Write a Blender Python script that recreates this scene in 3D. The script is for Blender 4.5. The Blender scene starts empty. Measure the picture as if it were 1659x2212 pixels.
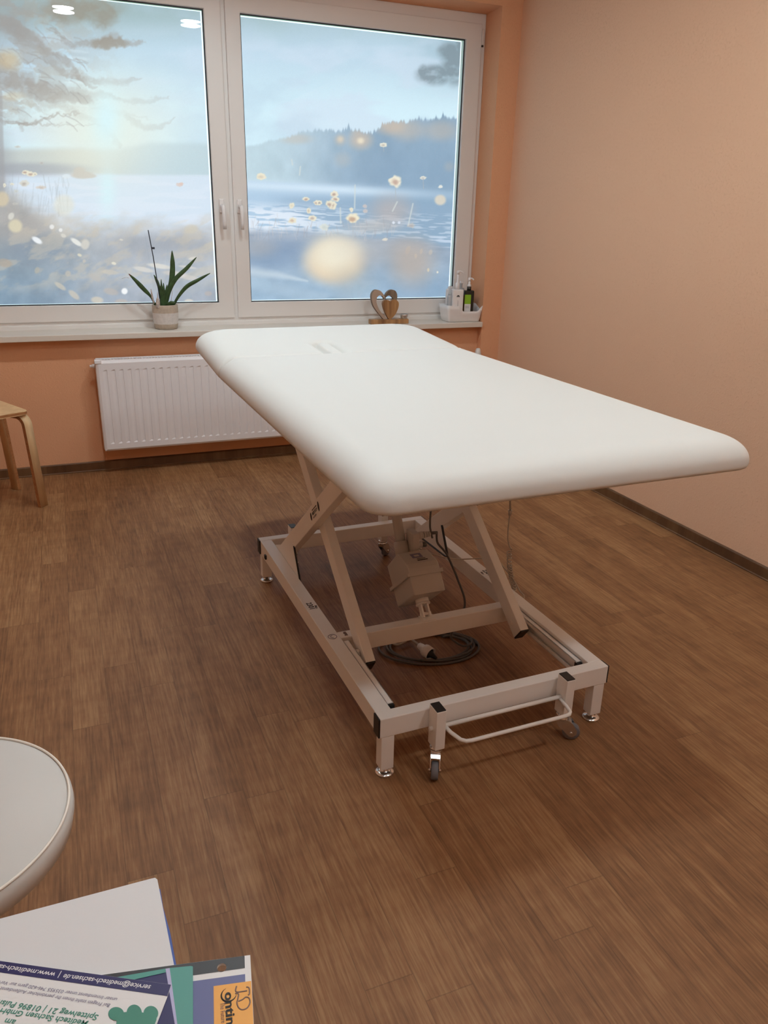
import bpy, bmesh, math, random
import numpy as np
from mathutils import Vector, Matrix, noise
random.seed(7)
PI = math.pi
S = bpy.context.scene
COL = S.collection

# ------------------------------------------------------------------ camera
PW, PH = 1659, 2212
FPX = 1656.32
CAM_LOC = Vector((-2.59974, -4.49858, 1.38426))
CAM_ROT = (1.205441, -0.020891, -0.380475)
cam_d = bpy.data.cameras.new('camera')
cam_d.sensor_fit = 'HORIZONTAL'
cam_d.sensor_width = 36.0
cam_d.lens = 36.0 * FPX / PW
cam_d.clip_start = 0.02
cam = bpy.data.objects.new('camera', cam_d)
cam.location = CAM_LOC
cam.rotation_euler = CAM_ROT
COL.objects.link(cam)
S.camera = cam
from mathutils import Euler
RC = Euler(CAM_ROT, 'XYZ').to_matrix()

def at(px, py, axis, val):
    """a point of the room: where the sight line of a photo pixel meets the plane x/y/z = val"""
    d = RC @ Vector(((px - PW / 2) / FPX, -(py - PH / 2) / FPX, -1.0))
    t = (val - CAM_LOC[axis]) / d[axis]
    return CAM_LOC + d * t

def to_px(X, Y, Z):
    R = np.array(RC).T
    q = (np.stack([X, Y, Z], -1) - np.array(CAM_LOC)) @ R.T
    return PW / 2 + FPX * q[..., 0] / -q[..., 2], PH / 2 - FPX * q[..., 1] / -q[..., 2]

# ------------------------------------------------------------------ materials
def lin(c):
    def f(v):
        v /= 255.0
        return v / 12.92 if v <= 0.04045 else ((v + 0.055) / 1.055) ** 2.4
    return (f(c[0]), f(c[1]), f(c[2]), 1.0)

def new_mat(name):
    m = bpy.data.materials.new(name)
    m.use_nodes = True
    nt = m.node_tree
    b = nt.nodes['Principled BSDF']
    return m, nt, b

def mat(name, col, rough=0.5, metal=0.0, spec=0.5, bump=0.0, bscale=200.0, var=0.0, coat=0.0, trans=0.0, emit=None, estr=0.0):
    m, nt, b = new_mat(name)
    c = lin(col) if max(col) > 1.0 else (*col, 1.0)
    b.inputs['Base Color'].default_value = c
    b.inputs['Roughness'].default_value = rough
    b.inputs['Metallic'].default_value = metal
    b.inputs['Specular IOR Level'].default_value = spec
    b.inputs['Coat Weight'].default_value = coat
    b.inputs['Transmission Weight'].default_value = trans
    if emit:
        b.inputs['Emission Color'].default_value = lin(emit)
        b.inputs['Emission Strength'].default_value = estr
    tc = nt.nodes.new('ShaderNodeTexCoord')
    if bump or var:
        n = nt.nodes.new('ShaderNodeTexNoise')
        n.inputs['Scale'].default_value = bscale
        n.inputs['Detail'].default_value = 3
        nt.links.new(tc.outputs['Object'], n.inputs['Vector'])
        if bump:
            bp = nt.nodes.new('ShaderNodeBump')
            bp.inputs['Strength'].default_value = bump
            bp.inputs['Distance'].default_value = 0.002
            nt.links.new(n.outputs['Fac'], bp.inputs['Height'])
            nt.links.new(bp.outputs['Normal'], b.inputs['Normal'])
        if var:
            mx = nt.nodes.new('ShaderNodeMix'); mx.data_type = 'RGBA'; mx.blend_type = 'MULTIPLY'
            mx.inputs['Factor'].default_value = 1.0
            r = nt.nodes.new('ShaderNodeMapRange')
            r.inputs[1].default_value = 0.3; r.inputs[2].default_value = 0.7
            r.inputs[3].default_value = 1 - var; r.inputs[4].default_value = 1 + var
            nt.links.new(n.outputs['Fac'], r.inputs[0])
            mx.inputs['A'].default_value = c
            nt.links.new(r.outputs[0], mx.inputs['B'])
            nt.links.new(mx.outputs['Result'], b.inputs['Base Color'])
    return m

def N(nt, kind, **kw):
    n = nt.nodes.new(kind)
    for k, v in kw.items():
        setattr(n, k, v)
    return n

def math_n(nt, op, a, b=None, c=None):
    n = N(nt, 'ShaderNodeMath', operation=op)
    for i, v in enumerate((a, b, c)):
        if v is None: continue
        if isinstance(v, (int, float)): n.inputs[i].default_value = v
        else: nt.links.new(v, n.inputs[i])
    return n.outputs[0]

def wall_material(name, ca, cb):
    m, nt, b = new_mat(name)
    tc = N(nt, 'ShaderNodeTexCoord')
    n1 = N(nt, 'ShaderNodeTexNoise'); n1.inputs['Scale'].default_value = 95; n1.inputs['Detail'].default_value = 4; n1.inputs['Roughness'].default_value = 0.6
    n2 = N(nt, 'ShaderNodeTexNoise'); n2.inputs['Scale'].default_value = 260; n2.inputs['Detail'].default_value = 2
    n3 = N(nt, 'ShaderNodeTexNoise'); n3.inputs['Scale'].default_value = 1.3
    for n in (n1, n2, n3): nt.links.new(tc.outputs['Object'], n.inputs['Vector'])
    r = N(nt, 'ShaderNodeMapRange'); r.inputs[1].default_value = 0.52; r.inputs[2].default_value = 0.72
    nt.links.new(n1.outputs['Fac'], r.inputs[0])
    h = math_n(nt, 'ADD', r.outputs[0], math_n(nt, 'MULTIPLY', n2.outputs['Fac'], 0.35))
    bp = N(nt, 'ShaderNodeBump'); bp.inputs['Strength'].default_value = 0.75; bp.inputs['Distance'].default_value = 0.0014
    nt.links.new(h, bp.inputs['Height'])
    nt.links.new(bp.outputs['Normal'], b.inputs['Normal'])
    cr = N(nt, 'ShaderNodeMix', data_type='RGBA')
    cr.inputs['A'].default_value = lin(ca); cr.inputs['B'].default_value = lin(cb)
    nt.links.new(n3.outputs['Fac'], cr.inputs['Factor'])
    nt.links.new(cr.outputs['Result'], b.inputs['Base Color'])
    b.inputs['Roughness'].default_value = 0.9
    b.inputs['Specular IOR Level'].default_value = 0.25
    return m


def plank_material(name, along_y=True, dark=1.0):
    """brown vinyl planks 0.1 m wide, staggered, with streaky grain along the plank"""
    m, nt, b = new_mat(name)
    tc = N(nt, 'ShaderNodeTexCoord')
    sp = N(nt, 'ShaderNodeSeparateXYZ'); nt.links.new(tc.outputs['Object'], sp.inputs[0])
    a, l = (sp.outputs[0], sp.outputs[1]) if along_y else (sp.outputs[1], sp.outputs[0])
    u = math_n(nt, 'DIVIDE', math_n(nt, 'ADD', a, 20.007), 0.1005)
    row = math_n(nt, 'FLOOR', u)
    fu = math_n(nt, 'FRACT', u)
    wn = N(nt, 'ShaderNodeTexWhiteNoise', noise_dimensions='1D'); nt.links.new(row, wn.inputs['W'])
    v = math_n(nt, 'ADD', math_n(nt, 'DIVIDE', math_n(nt, 'ADD', l, 20.0), 0.92), wn.outputs['Value'])
    colm = math_n(nt, 'FLOOR', v)
    fv = math_n(nt, 'FRACT', v)
    cmb = N(nt, 'ShaderNodeCombineXYZ'); nt.links.new(row, cmb.inputs[0]); nt.links.new(colm, cmb.inputs[1])
    w2 = N(nt, 'ShaderNodeTexWhiteNoise', noise_dimensions='3D'); nt.links.new(cmb.outputs[0], w2.inputs['Vector'])
    # grain
    off = math_n(nt, 'MULTIPLY', w2.outputs['Value'], 37.0)
    g = N(nt, 'ShaderNodeCombineXYZ')
    nt.links.new(math_n(nt, 'MULTIPLY', a, 1.0), g.inputs[0])
    nt.links.new(math_n(nt, 'MULTIPLY', l, 0.045), g.inputs[1])
    nt.links.new(off, g.inputs[2])
    n1 = N(nt, 'ShaderNodeTexNoise'); n1.inputs['Scale'].default_value = 170; n1.inputs['Detail'].default_value = 5; n1.inputs['Roughness'].default_value = 0.65
    nt.links.new(g.outputs[0], n1.inputs['Vector'])
    g2 = N(nt, 'ShaderNodeCombineXYZ')
    nt.links.new(a, g2.inputs[0]); nt.links.new(math_n(nt, 'MULTIPLY', l, 0.22), g2.inputs[1]); nt.links.new(off, g2.inputs[2])
    n2 = N(nt, 'ShaderNodeTexNoise'); n2.inputs['Scale'].default_value = 17; n2.inputs['Detail'].default_value = 4; n2.inputs['Distortion'].default_value = 0.6
    nt.links.new(g2.outputs[0], n2.inputs['Vector'])
    # cross ticks
    g3 = N(nt, 'ShaderNodeCombineXYZ')
    nt.links.new(math_n(nt, 'MULTIPLY', a, 0.35), g3.inputs[0]); nt.links.new(l, g3.inputs[1]); nt.links.new(off, g3.inputs[2])
    n3 = N(nt, 'ShaderNodeTexNoise'); n3.inputs['Scale'].default_value = 24; n3.inputs['Detail'].default_value = 6
    nt.links.new(g3.outputs[0], n3.inputs['Vector'])
    t = math_n(nt, 'ADD', math_n(nt, 'MULTIPLY', n1.outputs['Fac'], 0.72), math_n(nt, 'MULTIPLY', n2.outputs['Fac'], 0.33))
    t = math_n(nt, 'ADD', t, math_n(nt, 'MULTIPLY', math_n(nt, 'SUBTRACT', n3.outputs['Fac'], 0.5), 0.18))
    t = math_n(nt, 'ADD', t, math_n(nt, 'MULTIPLY', math_n(nt, 'SUBTRACT', w2.outputs['Value'], 0.5), 0.13))
    cr = N(nt, 'ShaderNodeValToRGB')
    e = cr.color_ramp.elements
    def dk(c): return tuple(x * dark for x in lin(c)[:3]) + (1.0,)
    e[0].position = 0.3; e[0].color = dk((102, 69, 43))
    e[1].position = 0.78; e[1].color = dk((169, 130, 90))
    x = e.new(0.52); x.color = dk((136, 95, 62))
    nt.links.new(t, cr.inputs[0])
    # seams
    s1 = math_n(nt, 'MINIMUM', fu, math_n(nt, 'SUBTRACT', 1.0, fu))
    s1 = math_n(nt, 'MULTIPLY', s1, 0.1005)
    s2 = math_n(nt, 'MINIMUM', fv, math_n(nt, 'SUBTRACT', 1.0, fv))
    s2 = math_n(nt, 'MULTIPLY', s2, 0.92)
    sm = math_n(nt, 'MINIMUM', s1, s2)
    rr = N(nt, 'ShaderNodeMapRange'); rr.inputs[1].default_value = 0.0004; rr.inputs[2].default_value = 0.0016; rr.inputs[3].default_value = 0.7; rr.inputs[4].default_value = 1.0
    nt.links.new(sm, rr.inputs[0])
    mx = N(nt, 'ShaderNodeMix', data_type='RGBA', blend_type='MULTIPLY'); mx.inputs['Factor'].default_value = 1
    nt.links.new(cr.outputs[0], mx.inputs['A']); nt.links.new(rr.outputs[0], mx.inputs['B'])
    nt.links.new(mx.outputs['Result'], b.inputs['Base Color'])
    b.inputs['Roughness'].default_value = 0.52
    b.inputs['Specular IOR Level'].default_value = 0.35
    bp = N(nt, 'ShaderNodeBump'); bp.inputs['Strength'].default_value = 0.25; bp.inputs['Distance'].default_value = 0.001
    nt.links.new(t, bp.inputs['Height']); nt.links.new(bp.outputs['Normal'], b.inputs['Normal'])
    return m

def wood_material(name, c1, c2, scale=30, axis=2, rough=0.5, stretch=0.12):
    m, nt, b = new_mat(name)
    tc = N(nt, 'ShaderNodeTexCoord'); mp = N(nt, 'ShaderNodeMapping')
    sc = [1, 1, 1]; sc[axis] = stretch
    mp.inputs['Scale'].default_value = sc
    n = N(nt, 'ShaderNodeTexNoise'); n.inputs['Scale'].default_value = scale; n.inputs['Detail'].default_value = 5; n.inputs['Distortion'].default_value = 0.8
    cr = N(nt, 'ShaderNodeValToRGB'); e = cr.color_ramp.elements
    e[0].position = 0.3; e[0].color = lin(c1); e[1].position = 0.72; e[1].color = lin(c2)
    nt.links.new(tc.outputs['Object'], mp.inputs['Vector']); nt.links.new(mp.outputs[0], n.inputs['Vector'])
    nt.links.new(n.outputs['Fac'], cr.inputs[0]); nt.links.new(cr.outputs[0], b.inputs['Base Color'])
    b.inputs['Roughness'].default_value = rough
    return m

def film_material():
    m = bpy.data.materials.new('backlit_printed_window_film'); m.use_nodes = True
    nt = m.node_tree; nt.nodes.clear()
    o = N(nt, 'ShaderNodeOutputMaterial')
    a = N(nt, 'ShaderNodeAttribute', attribute_name='print')
    e = N(nt, 'ShaderNodeEmission'); e.inputs['Strength'].default_value = 1.07
    nt.links.new(a.outputs['Color'], e.inputs['Color']); nt.links.new(e.outputs[0], o.inputs['Surface'])
    return m

def glass_material():
    m = bpy.data.materials.new('clear_window_glass'); m.use_nodes = True
    nt = m.node_tree; nt.nodes.clear()
    o = N(nt, 'ShaderNodeOutputMaterial')
    t = N(nt, 'ShaderNodeBsdfTransparent'); t.inputs['Color'].default_value = (0.985, 0.99, 0.99, 1)
    g = N(nt, 'ShaderNodeBsdfGlossy'); g.inputs['Roughness'].default_value = 0.0
    f = N(nt, 'ShaderNodeFresnel'); f.inputs['IOR'].default_value = 1.42
    mx = N(nt, 'ShaderNodeMixShader')
    nt.links.new(f.outputs[0], mx.inputs[0]); nt.links.new(t.outputs[0], mx.inputs[1]); nt.links.new(g.outputs[0], mx.inputs[2])
    nt.links.new(mx.outputs[0], o.inputs['Surface'])
    return m

def emit_mat(name, col, s):
    m = bpy.data.materials.new(name); m.use_nodes = True
    nt = m.node_tree; nt.nodes.clear()
    o = N(nt, 'ShaderNodeOutputMaterial'); e = N(nt, 'ShaderNodeEmission')
    e.inputs['Color'].default_value = (*col, 1); e.inputs['Strength'].default_value = s
    nt.links.new(e.outputs[0], o.inputs['Surface'])
    return m

M = dict(
    wall=wall_material('pale_peach_woodchip_wallpaper', (227, 186, 156), (230, 191, 162)),
    wall_win=wall_material('orange_peach_woodchip_wallpaper', (226, 171, 134), (229, 176, 139)),
    ceiling=mat('white_ceiling_paint', (0.85, 0.83, 0.79), 0.9, bump=0.15, bscale=120),
    floor=plank_material('brown_vinyl_planks'),
    base=plank_material('brown_vinyl_skirting', along_y=False, dark=0.6),
    base_y=plank_material('brown_vinyl_skirting_side', along_y=True, dark=0.5),
    pvc=mat('white_window_pvc', (0.80, 0.785, 0.775), 0.35),
    sill=mat('cream_stone_sill', (0.74, 0.70, 0.645), 0.35),
    gasket=mat('black_rubber_gasket', (0.012, 0.014, 0.022), 0.5),
    film=film_material(),
    glass=glass_material(),
    vinyl=mat('cream_vinyl_upholstery', (0.70, 0.705, 0.69), 0.5, spec=0.35, bump=0.05, bscale=500),
    vinyl_grey=mat('pale_grey_vinyl_upholstery', (0.60, 0.58, 0.56), 0.45, spec=0.4, bump=0.05, bscale=500),
    piping=mat('cream_piping', (0.85, 0.80, 0.73), 0.45),
    steel=mat('white_powder_coated_steel', (0.86, 0.845, 0.83), 0.38, bump=0.03, bscale=600),
    black=mat('black_plastic', (0.012, 0.011, 0.011), 0.45),
    chrome=mat('chrome', (0.75, 0.75, 0.76), 0.2, metal=1.0),
    rubber=mat('grey_rubber', (0.16, 0.16, 0.18), 0.6),
    motor=mat('light_grey_motor_plastic', (0.52, 0.49, 0.46), 0.5, bump=0.06, bscale=400),
    cable=mat('grey_cable', (0.10, 0.095, 0.09), 0.5),
    cable_light=mat('beige_cable', (0.45, 0.40, 0.34), 0.5),
    rad=mat('white_radiator_enamel', (0.86, 0.86, 0.90), 0.3),
    rad_gap_shade=mat('painted_radiator_gap_shade', (0.06, 0.06, 0.09), 0.6),
    birch=wood_material('birch_plywood', (214, 178, 132), (230, 198, 154), 22, 2, 0.45),
    birch_edge=wood_material('birch_plywood_edge', (150, 96, 56), (182, 126, 80), 60, 0, 0.55, 0.1),
    heartwood=wood_material('acacia_wood', (128, 88, 54), (196, 152, 104), 26, 2, 0.5),
    silver=mat('brushed_silver', (0.62, 0.60, 0.57), 0.35, metal=0.85, bump=0.1, bscale=80),
    bark=wood_material('grey_brown_wood', (96, 82, 70), (150, 132, 114), 40, 2, 0.6),
    leaf=mat('dark_green_leaf', (0.045, 0.095, 0.035), 0.4, var=0.35, bscale=40),
    leaf_tip=mat('browned_leaf_tip', (0.20, 0.07, 0.03), 0.6),
    dry=mat('dry_root', (0.52, 0.46, 0.42), 0.8, var=0.3, bscale=120),
    stick=mat('dark_stake', (0.02, 0.025, 0.04), 0.5),
    soil=mat('bark_soil', (0.10, 0.06, 0.035), 0.9, bump=0.8, bscale=60),
    white_plastic=mat('white_plastic', (0.83, 0.82, 0.83), 0.35),
    clear_plastic=mat('translucent_white_plastic', (0.70, 0.74, 0.78), 0.25, trans=0.35),
    amber=mat('amber_oil', (0.50, 0.22, 0.06), 0.25),
    dark_bottle=mat('dark_brown_bottle', (0.02, 0.018, 0.014), 0.25),
    green=mat('lime_green_label', (0.27, 0.52, 0.02), 0.5),
    grey_print=mat('grey_print', (0.35, 0.36, 0.40), 0.6),
    ink=mat('black_ink', (0.015, 0.012, 0.012), 0.6),
    paper=mat('white_paper', (0.80, 0.79, 0.80), 0.55),
    carton=mat('white_carton', (0.72, 0.715, 0.735), 0.6, bump=0.05, bscale=300),
    navy=mat('navy_print', (0.022, 0.018, 0.105), 0.4),
    blue=mat('blue_print', (0.03, 0.07, 0.30), 0.4),
    slate=mat('slate_blue_print', (0.115, 0.125, 0.29), 0.4),
    teal=mat('teal_print', (0.085, 0.31, 0.27), 0.4),
    tealdark=mat('teal_ink', (0.065, 0.25, 0.19), 0.5),
    lavender=mat('lavender_print', (0.47, 0.45, 0.68), 0.45),
    char=mat('charcoal_print', (0.028, 0.027, 0.032), 0.4),
    orange=mat('orange_print', (0.86, 0.41, 0.085), 0.45),
    brownink=mat('brown_ink', (0.22, 0.135, 0.11), 0.6),
    greyink=mat('grey_violet_ink', (0.19, 0.17, 0.27), 0.6),
    terracotta=mat('unglazed_clay', (0.50, 0.42, 0.34), 0.7, var=0.1, bscale=80),
    glaze=mat('rough_white_glaze', (0.66, 0.63, 0.61), 0.45, var=0.08, bscale=90, bump=0.3),
    desk=mat('white_laminate', (0.78, 0.77, 0.75), 0.4),
    housing=mat('white_lamp_housing', (0.8, 0.8, 0.78), 0.4),
    valve=mat('white_valve_head', (0.80, 0.79, 0.78), 0.4),
)
LC = (0.89, 0.985, 1.0)
M['lamp1'] = emit_mat('white_diffuser_by_window', LC, 275.0)
M['lamp2'] = emit_mat('white_diffuser_over_couch', LC, 80.0)
M['lamp3'] = emit_mat('white_diffuser_by_desk', LC, 88.0)

# ------------------------------------------------------------------ mesh helpers
class MB:
    """gathers shapes into ONE mesh"""
    def __init__(s): s.bm = bmesh.new(); s.mats = []
    def mi(s, m):
        if m is None: return 0
        if m not in s.mats: s.mats.append(m)
        return s.mats.index(m)
    def _mark(s, faces, m):
        i = s.mi(m)
        for f in faces: f.material_index = i
    def box(s, x0, x1, y0, y1, z0, z1, m=None, bev=0.0, mx=None, seg=2):
        r = bmesh.ops.create_cube(s.bm, size=1.0)
        vs = r['verts']
        T = Matrix.Translation(((x0 + x1) / 2, (y0 + y1) / 2, (z0 + z1) / 2)) @ Matrix.Diagonal((abs(x1 - x0), abs(y1 - y0), abs(z1 - z0), 1))
        if mx is not None: T = mx @ T
        bmesh.ops.transform(s.bm, matrix=T, verts=vs)
        fs = set(f for v in vs for f in v.link_faces)
        s._mark(fs, m)
        if bev > 0:
            es = set(e for v in vs for e in v.link_edges)
            rb = bmesh.ops.bevel(s.bm, geom=list(es), offset=bev, segments=seg, affect='EDGES', profile=0.5)
            s._mark(rb['faces'], m)
        return s
    def bar(s, p, q, w, h, m=None, bev=0.0, up=(0, 0, 1)):
        """square tube from p to q; w sideways, h along up"""
        p, q = Vector(p), Vector(q)
        d = (q - p); L = d.length; d.normalize()
        side = d.cross(Vector(up)).normalized(); u2 = side.cross(d).normalized()
        R = Matrix((side, d, u2)).transposed().to_4x4()
        return s.box(-w / 2, w / 2, 0, L, -h / 2, h / 2, m, bev, Matrix.Translation(p) @ R)
    def cyl(s, p, q, r, m=None, n=20, r2=None, cap=True):
        p, q = Vector(p), Vector(q)
        d = q - p; L = d.length
        rr = bmesh.ops.create_cone(s.bm, cap_ends=cap, cap_tris=False, segments=n, radius1=r, radius2=r if r2 is None else r2, depth=L)
        T = Matrix.Translation((p + q) / 2) @ d.to_track_quat('Z', 'Y').to_matrix().to_4x4()
        bmesh.ops.transform(s.bm, matrix=T, verts=rr['verts'])
        fs = set(f for v in rr['verts'] for f in v.link_faces)
        for f in fs: f.smooth = len(f.verts) == 4
        s._mark(fs, m)
        return s
    def sphere(s, c, r, m=None, sc=(1, 1, 1), n=16):
        rr = bmesh.ops.create_uvsphere(s.bm, u_segments=n, v_segments=n // 2, radius=r)
        bmesh.ops.transform(s.bm, matrix=Matrix.Translation(c) @ Matrix.Diagonal((*sc, 1)), verts=rr['verts'])
        fs = set(f for v in rr['verts'] for f in v.link_faces)
        for f in fs: f.smooth = True
        s._mark(fs, m)
        return s
    def tube(s, pts, r, m=None, n=10, closed=False):
        pts = [Vector(p) for p in pts]
        rs = r if isinstance(r, (list, tuple)) else [r] * len(pts)
        L = len(pts); rings = []; prev = None
        for i, p in enumerate(pts):
            a = pts[(i - 1) % L] if (closed or i > 0) else p
            b = pts[(i + 1) % L] if (closed or i < L - 1) else p
            t = (b - a)
            if t.length < 1e-9: t = Vector((0, 0, 1))
            t.normalize()
            if prev is None:
                ref = Vector((0, 0, 1)) if abs(t.z) < 0.9 else Vector((1, 0, 0))
                x = t.cross(ref).normalized()
            else:
                x = (prev - t * prev.dot(t)).normalized()
            prev = x; y = t.cross(x)
            rings.append([s.bm.verts.new(p + (x * math.cos(k * 2 * PI / n) + y * math.sin(k * 2 * PI / n)) * rs[i]) for k in range(n)])
        fs = []
        for i in range(L if closed else L - 1):
            A, B = rings[i], rings[(i + 1) % L]
            for k in range(n):
                fs.append(s.bm.faces.new((A[k], A[(k + 1) % n], B[(k + 1) % n], B[k])))
        for f in fs: f.smooth = True
        if not closed:
            fs.append(s.bm.faces.new(list(reversed(rings[0])))); fs.append(s.bm.faces.new(rings[-1]))
        s._mark(fs, m)
        return s
    def lathe(s, prof, c, m=None, n=32, mats=None):
        """prof: (radius, z) list from bottom to top"""
        c = Vector(c); rings = []
        for r, z in prof:
            if r < 1e-6: rings.append([s.bm.verts.new(c + Vector((0, 0, z)))])
            else: rings.append([s.bm.verts.new(c + Vector((r * math.cos(k * 2 * PI / n), r * math.sin(k * 2 * PI / n), z))) for k in range(n)])
        for i in range(len(rings) - 1):
            A, B = rings[i], rings[i + 1]; fs = []
            for k in range(n):
                k2 = (k + 1) % n
                if len(A) == 1 and len(B) == 1: break
                if len(A) == 1: fs.append(s.bm.faces.new((A[0], B[k2], B[k])))
                elif len(B) == 1: fs.append(s.bm.faces.new((A[k], A[k2], B[0])))
                else: fs.append(s.bm.faces.new((A[k], A[k2], B[k2], B[k])))
            for f in fs: f.smooth = True
            s._mark(fs, mats[i] if mats else m)
        return s
    def prism(s, poly, T, d, m=None, bev=0.0, side=None):
        """extrude the 2-D polygon (a, b) by d along T's third axis"""
        n = len(poly)
        A = [s.bm.verts.new(T @ Vector((a, b, 0))) for a, b in poly]
        B = [s.bm.verts.new(T @ Vector((a, b, d))) for a, b in poly]
        fs = [s.bm.faces.new(list(reversed(A))), s.bm.faces.new(B)]
        sd = [s.bm.faces.new((A[i], A[(i + 1) % n], B[(i + 1) % n], B[i])) for i in range(n)]
        s._mark(fs, m); s._mark(sd, side if side is not None else m)
        if bev > 0:
            es = set(e for f in fs for e in f.edges)
            rb = bmesh.ops.bevel(s.bm, geom=list(es), offset=bev, segments=2, affect='EDGES', profile=0.5)
            s._mark(rb['faces'], m)
        return s
    def ring(s, o, i, y0, y1, m=None, bev=0.0):
        """rectangular frame in the xz plane; o, i = (x0, x1, z0, z1) outer and inner"""
        def rect(q, y): return [s.bm.verts.new((x, y, z)) for x, z in ((q[0], q[2]), (q[1], q[2]), (q[1], q[3]), (q[0], q[3]))]
        a, b, c, d = rect(o, y0), rect(i, y0), rect(o, y1), rect(i, y1)
        fs = []
        for k in range(4):
            k2 = (k + 1) % 4
            fs += [s.bm.faces.new((a[k], a[k2], b[k2], b[k])), s.bm.faces.new((c[k], d[k], d[k2], c[k2])),
                   s.bm.faces.new((a[k], c[k], c[k2], a[k2])), s.bm.faces.new((b[k], b[k2], d[k2], d[k]))]
        s._mark(fs, m)
        if bev > 0:
            es = [e for e in set(e for f in fs for e in f.edges) if abs((e.verts[0].co - e.verts[1].co).y) < 1e-6 and all(abs(v.co.y - y0) < 1e-6 for v in e.verts)]
            es = [e for e in es if not any((e.verts[0] in (a[k], b[k]) and e.verts[1] in (a[k], b[k])) for k in range(4))]
            rb = bmesh.ops.bevel(s.bm, geom=es, offset=bev, segments=2, affect='EDGES', profile=0.5)
            s._mark(rb['faces'], m)
        return s
    def quad(s, pts, m=None):
        f = s.bm.faces.new([s.bm.verts.new(Vector(p)) for p in pts]); s._mark([f], m); return s
    def build(s, name, m=None, parent=None, smooth=None):
        bmesh.ops.recalc_face_normals(s.bm, faces=s.bm.faces[:])
        me = bpy.data.meshes.new(name)
        s.bm.to_mesh(me); s.bm.free()
        if s.mats:
            for x in s.mats: me.materials.append(x)
        elif m: me.materials.append(m)
        o = bpy.data.objects.new(name, me); COL.objects.link(o)
        if parent is not None: o.parent = parent
        if smooth: 
            for p in me.polygons: p.use_smooth = True
        return o

def empty(name, loc=(0, 0, 0), rz=0.0):
    o = bpy.data.objects.new(name, None); COL.objects.link(o)
    o.location = loc; o.rotation_euler = (0, 0, rz); o.empty_display_size = 0.05
    return o

def tag(o, label=None, cat=None, group=None, kind=None):
    if label: o['label'] = label
    if cat: o['category'] = cat
    if group: o['group'] = group
    if kind: o['kind'] = kind
    return o

def children(o): return [c for c in bpy.data.objects if c.parent == o]
def copy_tree(o, parent=None):
    c = o.copy(); COL.objects.link(c)
    if parent is not None: c.parent = parent
    for ch in children(o): copy_tree(ch, c)
    return c

def text_mesh(body, bold=0.0, shear=0.0, space=1.0):
    cu = bpy.data.curves.new('lettering', 'FONT')
    cu.body = body; cu.size = 1.0; cu.extrude = 0.0; cu.offset = bold; cu.shear = shear; cu.space_character = space
    cu.resolution_u = 3
    o = bpy.data.objects.new('lettering', cu); COL.objects.link(o)
    bpy.context.view_layer.update()
    me = bpy.data.meshes.new_from_object(o.evaluated_get(bpy.context.evaluated_depsgraph_get()))
    bpy.data.objects.remove(o, do_unlink=True); bpy.data.curves.remove(cu)
    return me

def text_on(mb, body, start, end, normal, m, height=None, bold=0.0, shear=0.0, lift=0.0):
    """lettering from start to end (baseline), lying on the plane with the given normal"""
    me = text_mesh(body, bold, shear)
    xs = [v.co.x for v in me.vertices]; x0, x1 = min(xs), max(xs)
    start, end, normal = Vector(start), Vector(end), Vector(normal).normalized()
    d = end - start; L = d.length; d.normalize()
    sx = L / (x1 - x0); sy = sx if height is None else height / 0.7
    up = normal.cross(d).normalized()
    base = len(mb.bm.verts)
    i = mb.mi(m)
    vs = [mb.bm.verts.new(start + d * ((v.co.x - x0) * sx) + up * (v.co.y * sy) + normal * lift) for v in me.vertices]
    for p in me.polygons:
        try:
            f = mb.bm.faces.new([vs[k] for k in p.vertices]); f.material_index = i
        except ValueError: pass
    bpy.data.meshes.remove(me)

# ------------------------------------------------------------------ room shell
CEIL = 2.6
XL, YF = -4.05, -5.75                  # left wall, wall behind the camera
NY, PY = 0.0, -0.06                    # back of the radiator niche, face of the piers
SILL = 0.778
LINTEL = 2.515
WX0, WX1 = -3.262, -0.133              # window opening
XY = Matrix.Identity(4)
def struct(o): o['kind'] = 'structure'; return o

struct(MB().box(XL - .2, .2, YF - .2, .45, -0.08, 0.0).build('floor', M['floor']))
struct(MB().box(XL - .2, .2, YF - .2, .45, CEIL, CEIL + .12).build('ceiling', M['ceiling']))
w = MB()
w.prism([(WX1, PY), (0.2, PY), (0.2, .42), (WX1 + .016, .42), (WX1 + .016, .146)], XY, CEIL)           # right pier
w.prism([(XL - .2, PY), (WX0, PY), (WX0 - .016, .146), (WX0 - .016, .42), (XL - .2, .42)], XY, CEIL)     # left pier
w.box(WX0 - .016, WX1 + .016, NY, .42, 0, SILL - .031)                                               # under the sill
w.prism([(WX0, PY), (WX1, PY), (WX1 + .016, .146), (WX1 + .016, .42), (WX0 - .016, .42), (WX0 - .016, .146)], Matrix.Translation((0, 0, LINTEL)), CEIL - LINTEL)                                                 # lintel
struct(w.build('wall_back', M['wall_win']))
struct(MB().box(0.0, 0.2, YF - .2, PY, 0, CEIL).build('wall_right', M['wall']))
struct(MB().box(XL - .2, XL, YF - .2, PY, 0, CEIL).build('wall_left', M['wall']))
struct(MB().box(XL, 0, YF - .2, YF, 0, CEIL).build('wall_front', M['wall']))
b = MB()
b.prism([(0, 0), (0, .056), (.003, .056), (.009, .05), (.009, .008), (.013, .004), (.013, 0)],
        Matrix(((0, 0, 1, WX0 - .01), (-1, 0, 0, 0), (0, 1, 0, 0), (0, 0, 0, 1))), WX1 - WX0 + .02)
struct(b.build('baseboard_back', M['base']))
b = MB()
b.prism([(0, 0), (0, .056), (.003, .056), (.009, .05), (.009, .008), (.013, .004), (.013, 0)],
        Matrix(((-1, 0, 0, 0), (0, 0, 1, YF), (0, 1, 0, 0), (0, 0, 0, 1))), PY - YF)
struct(b.build('baseboard_right', M['base_y']))
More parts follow.
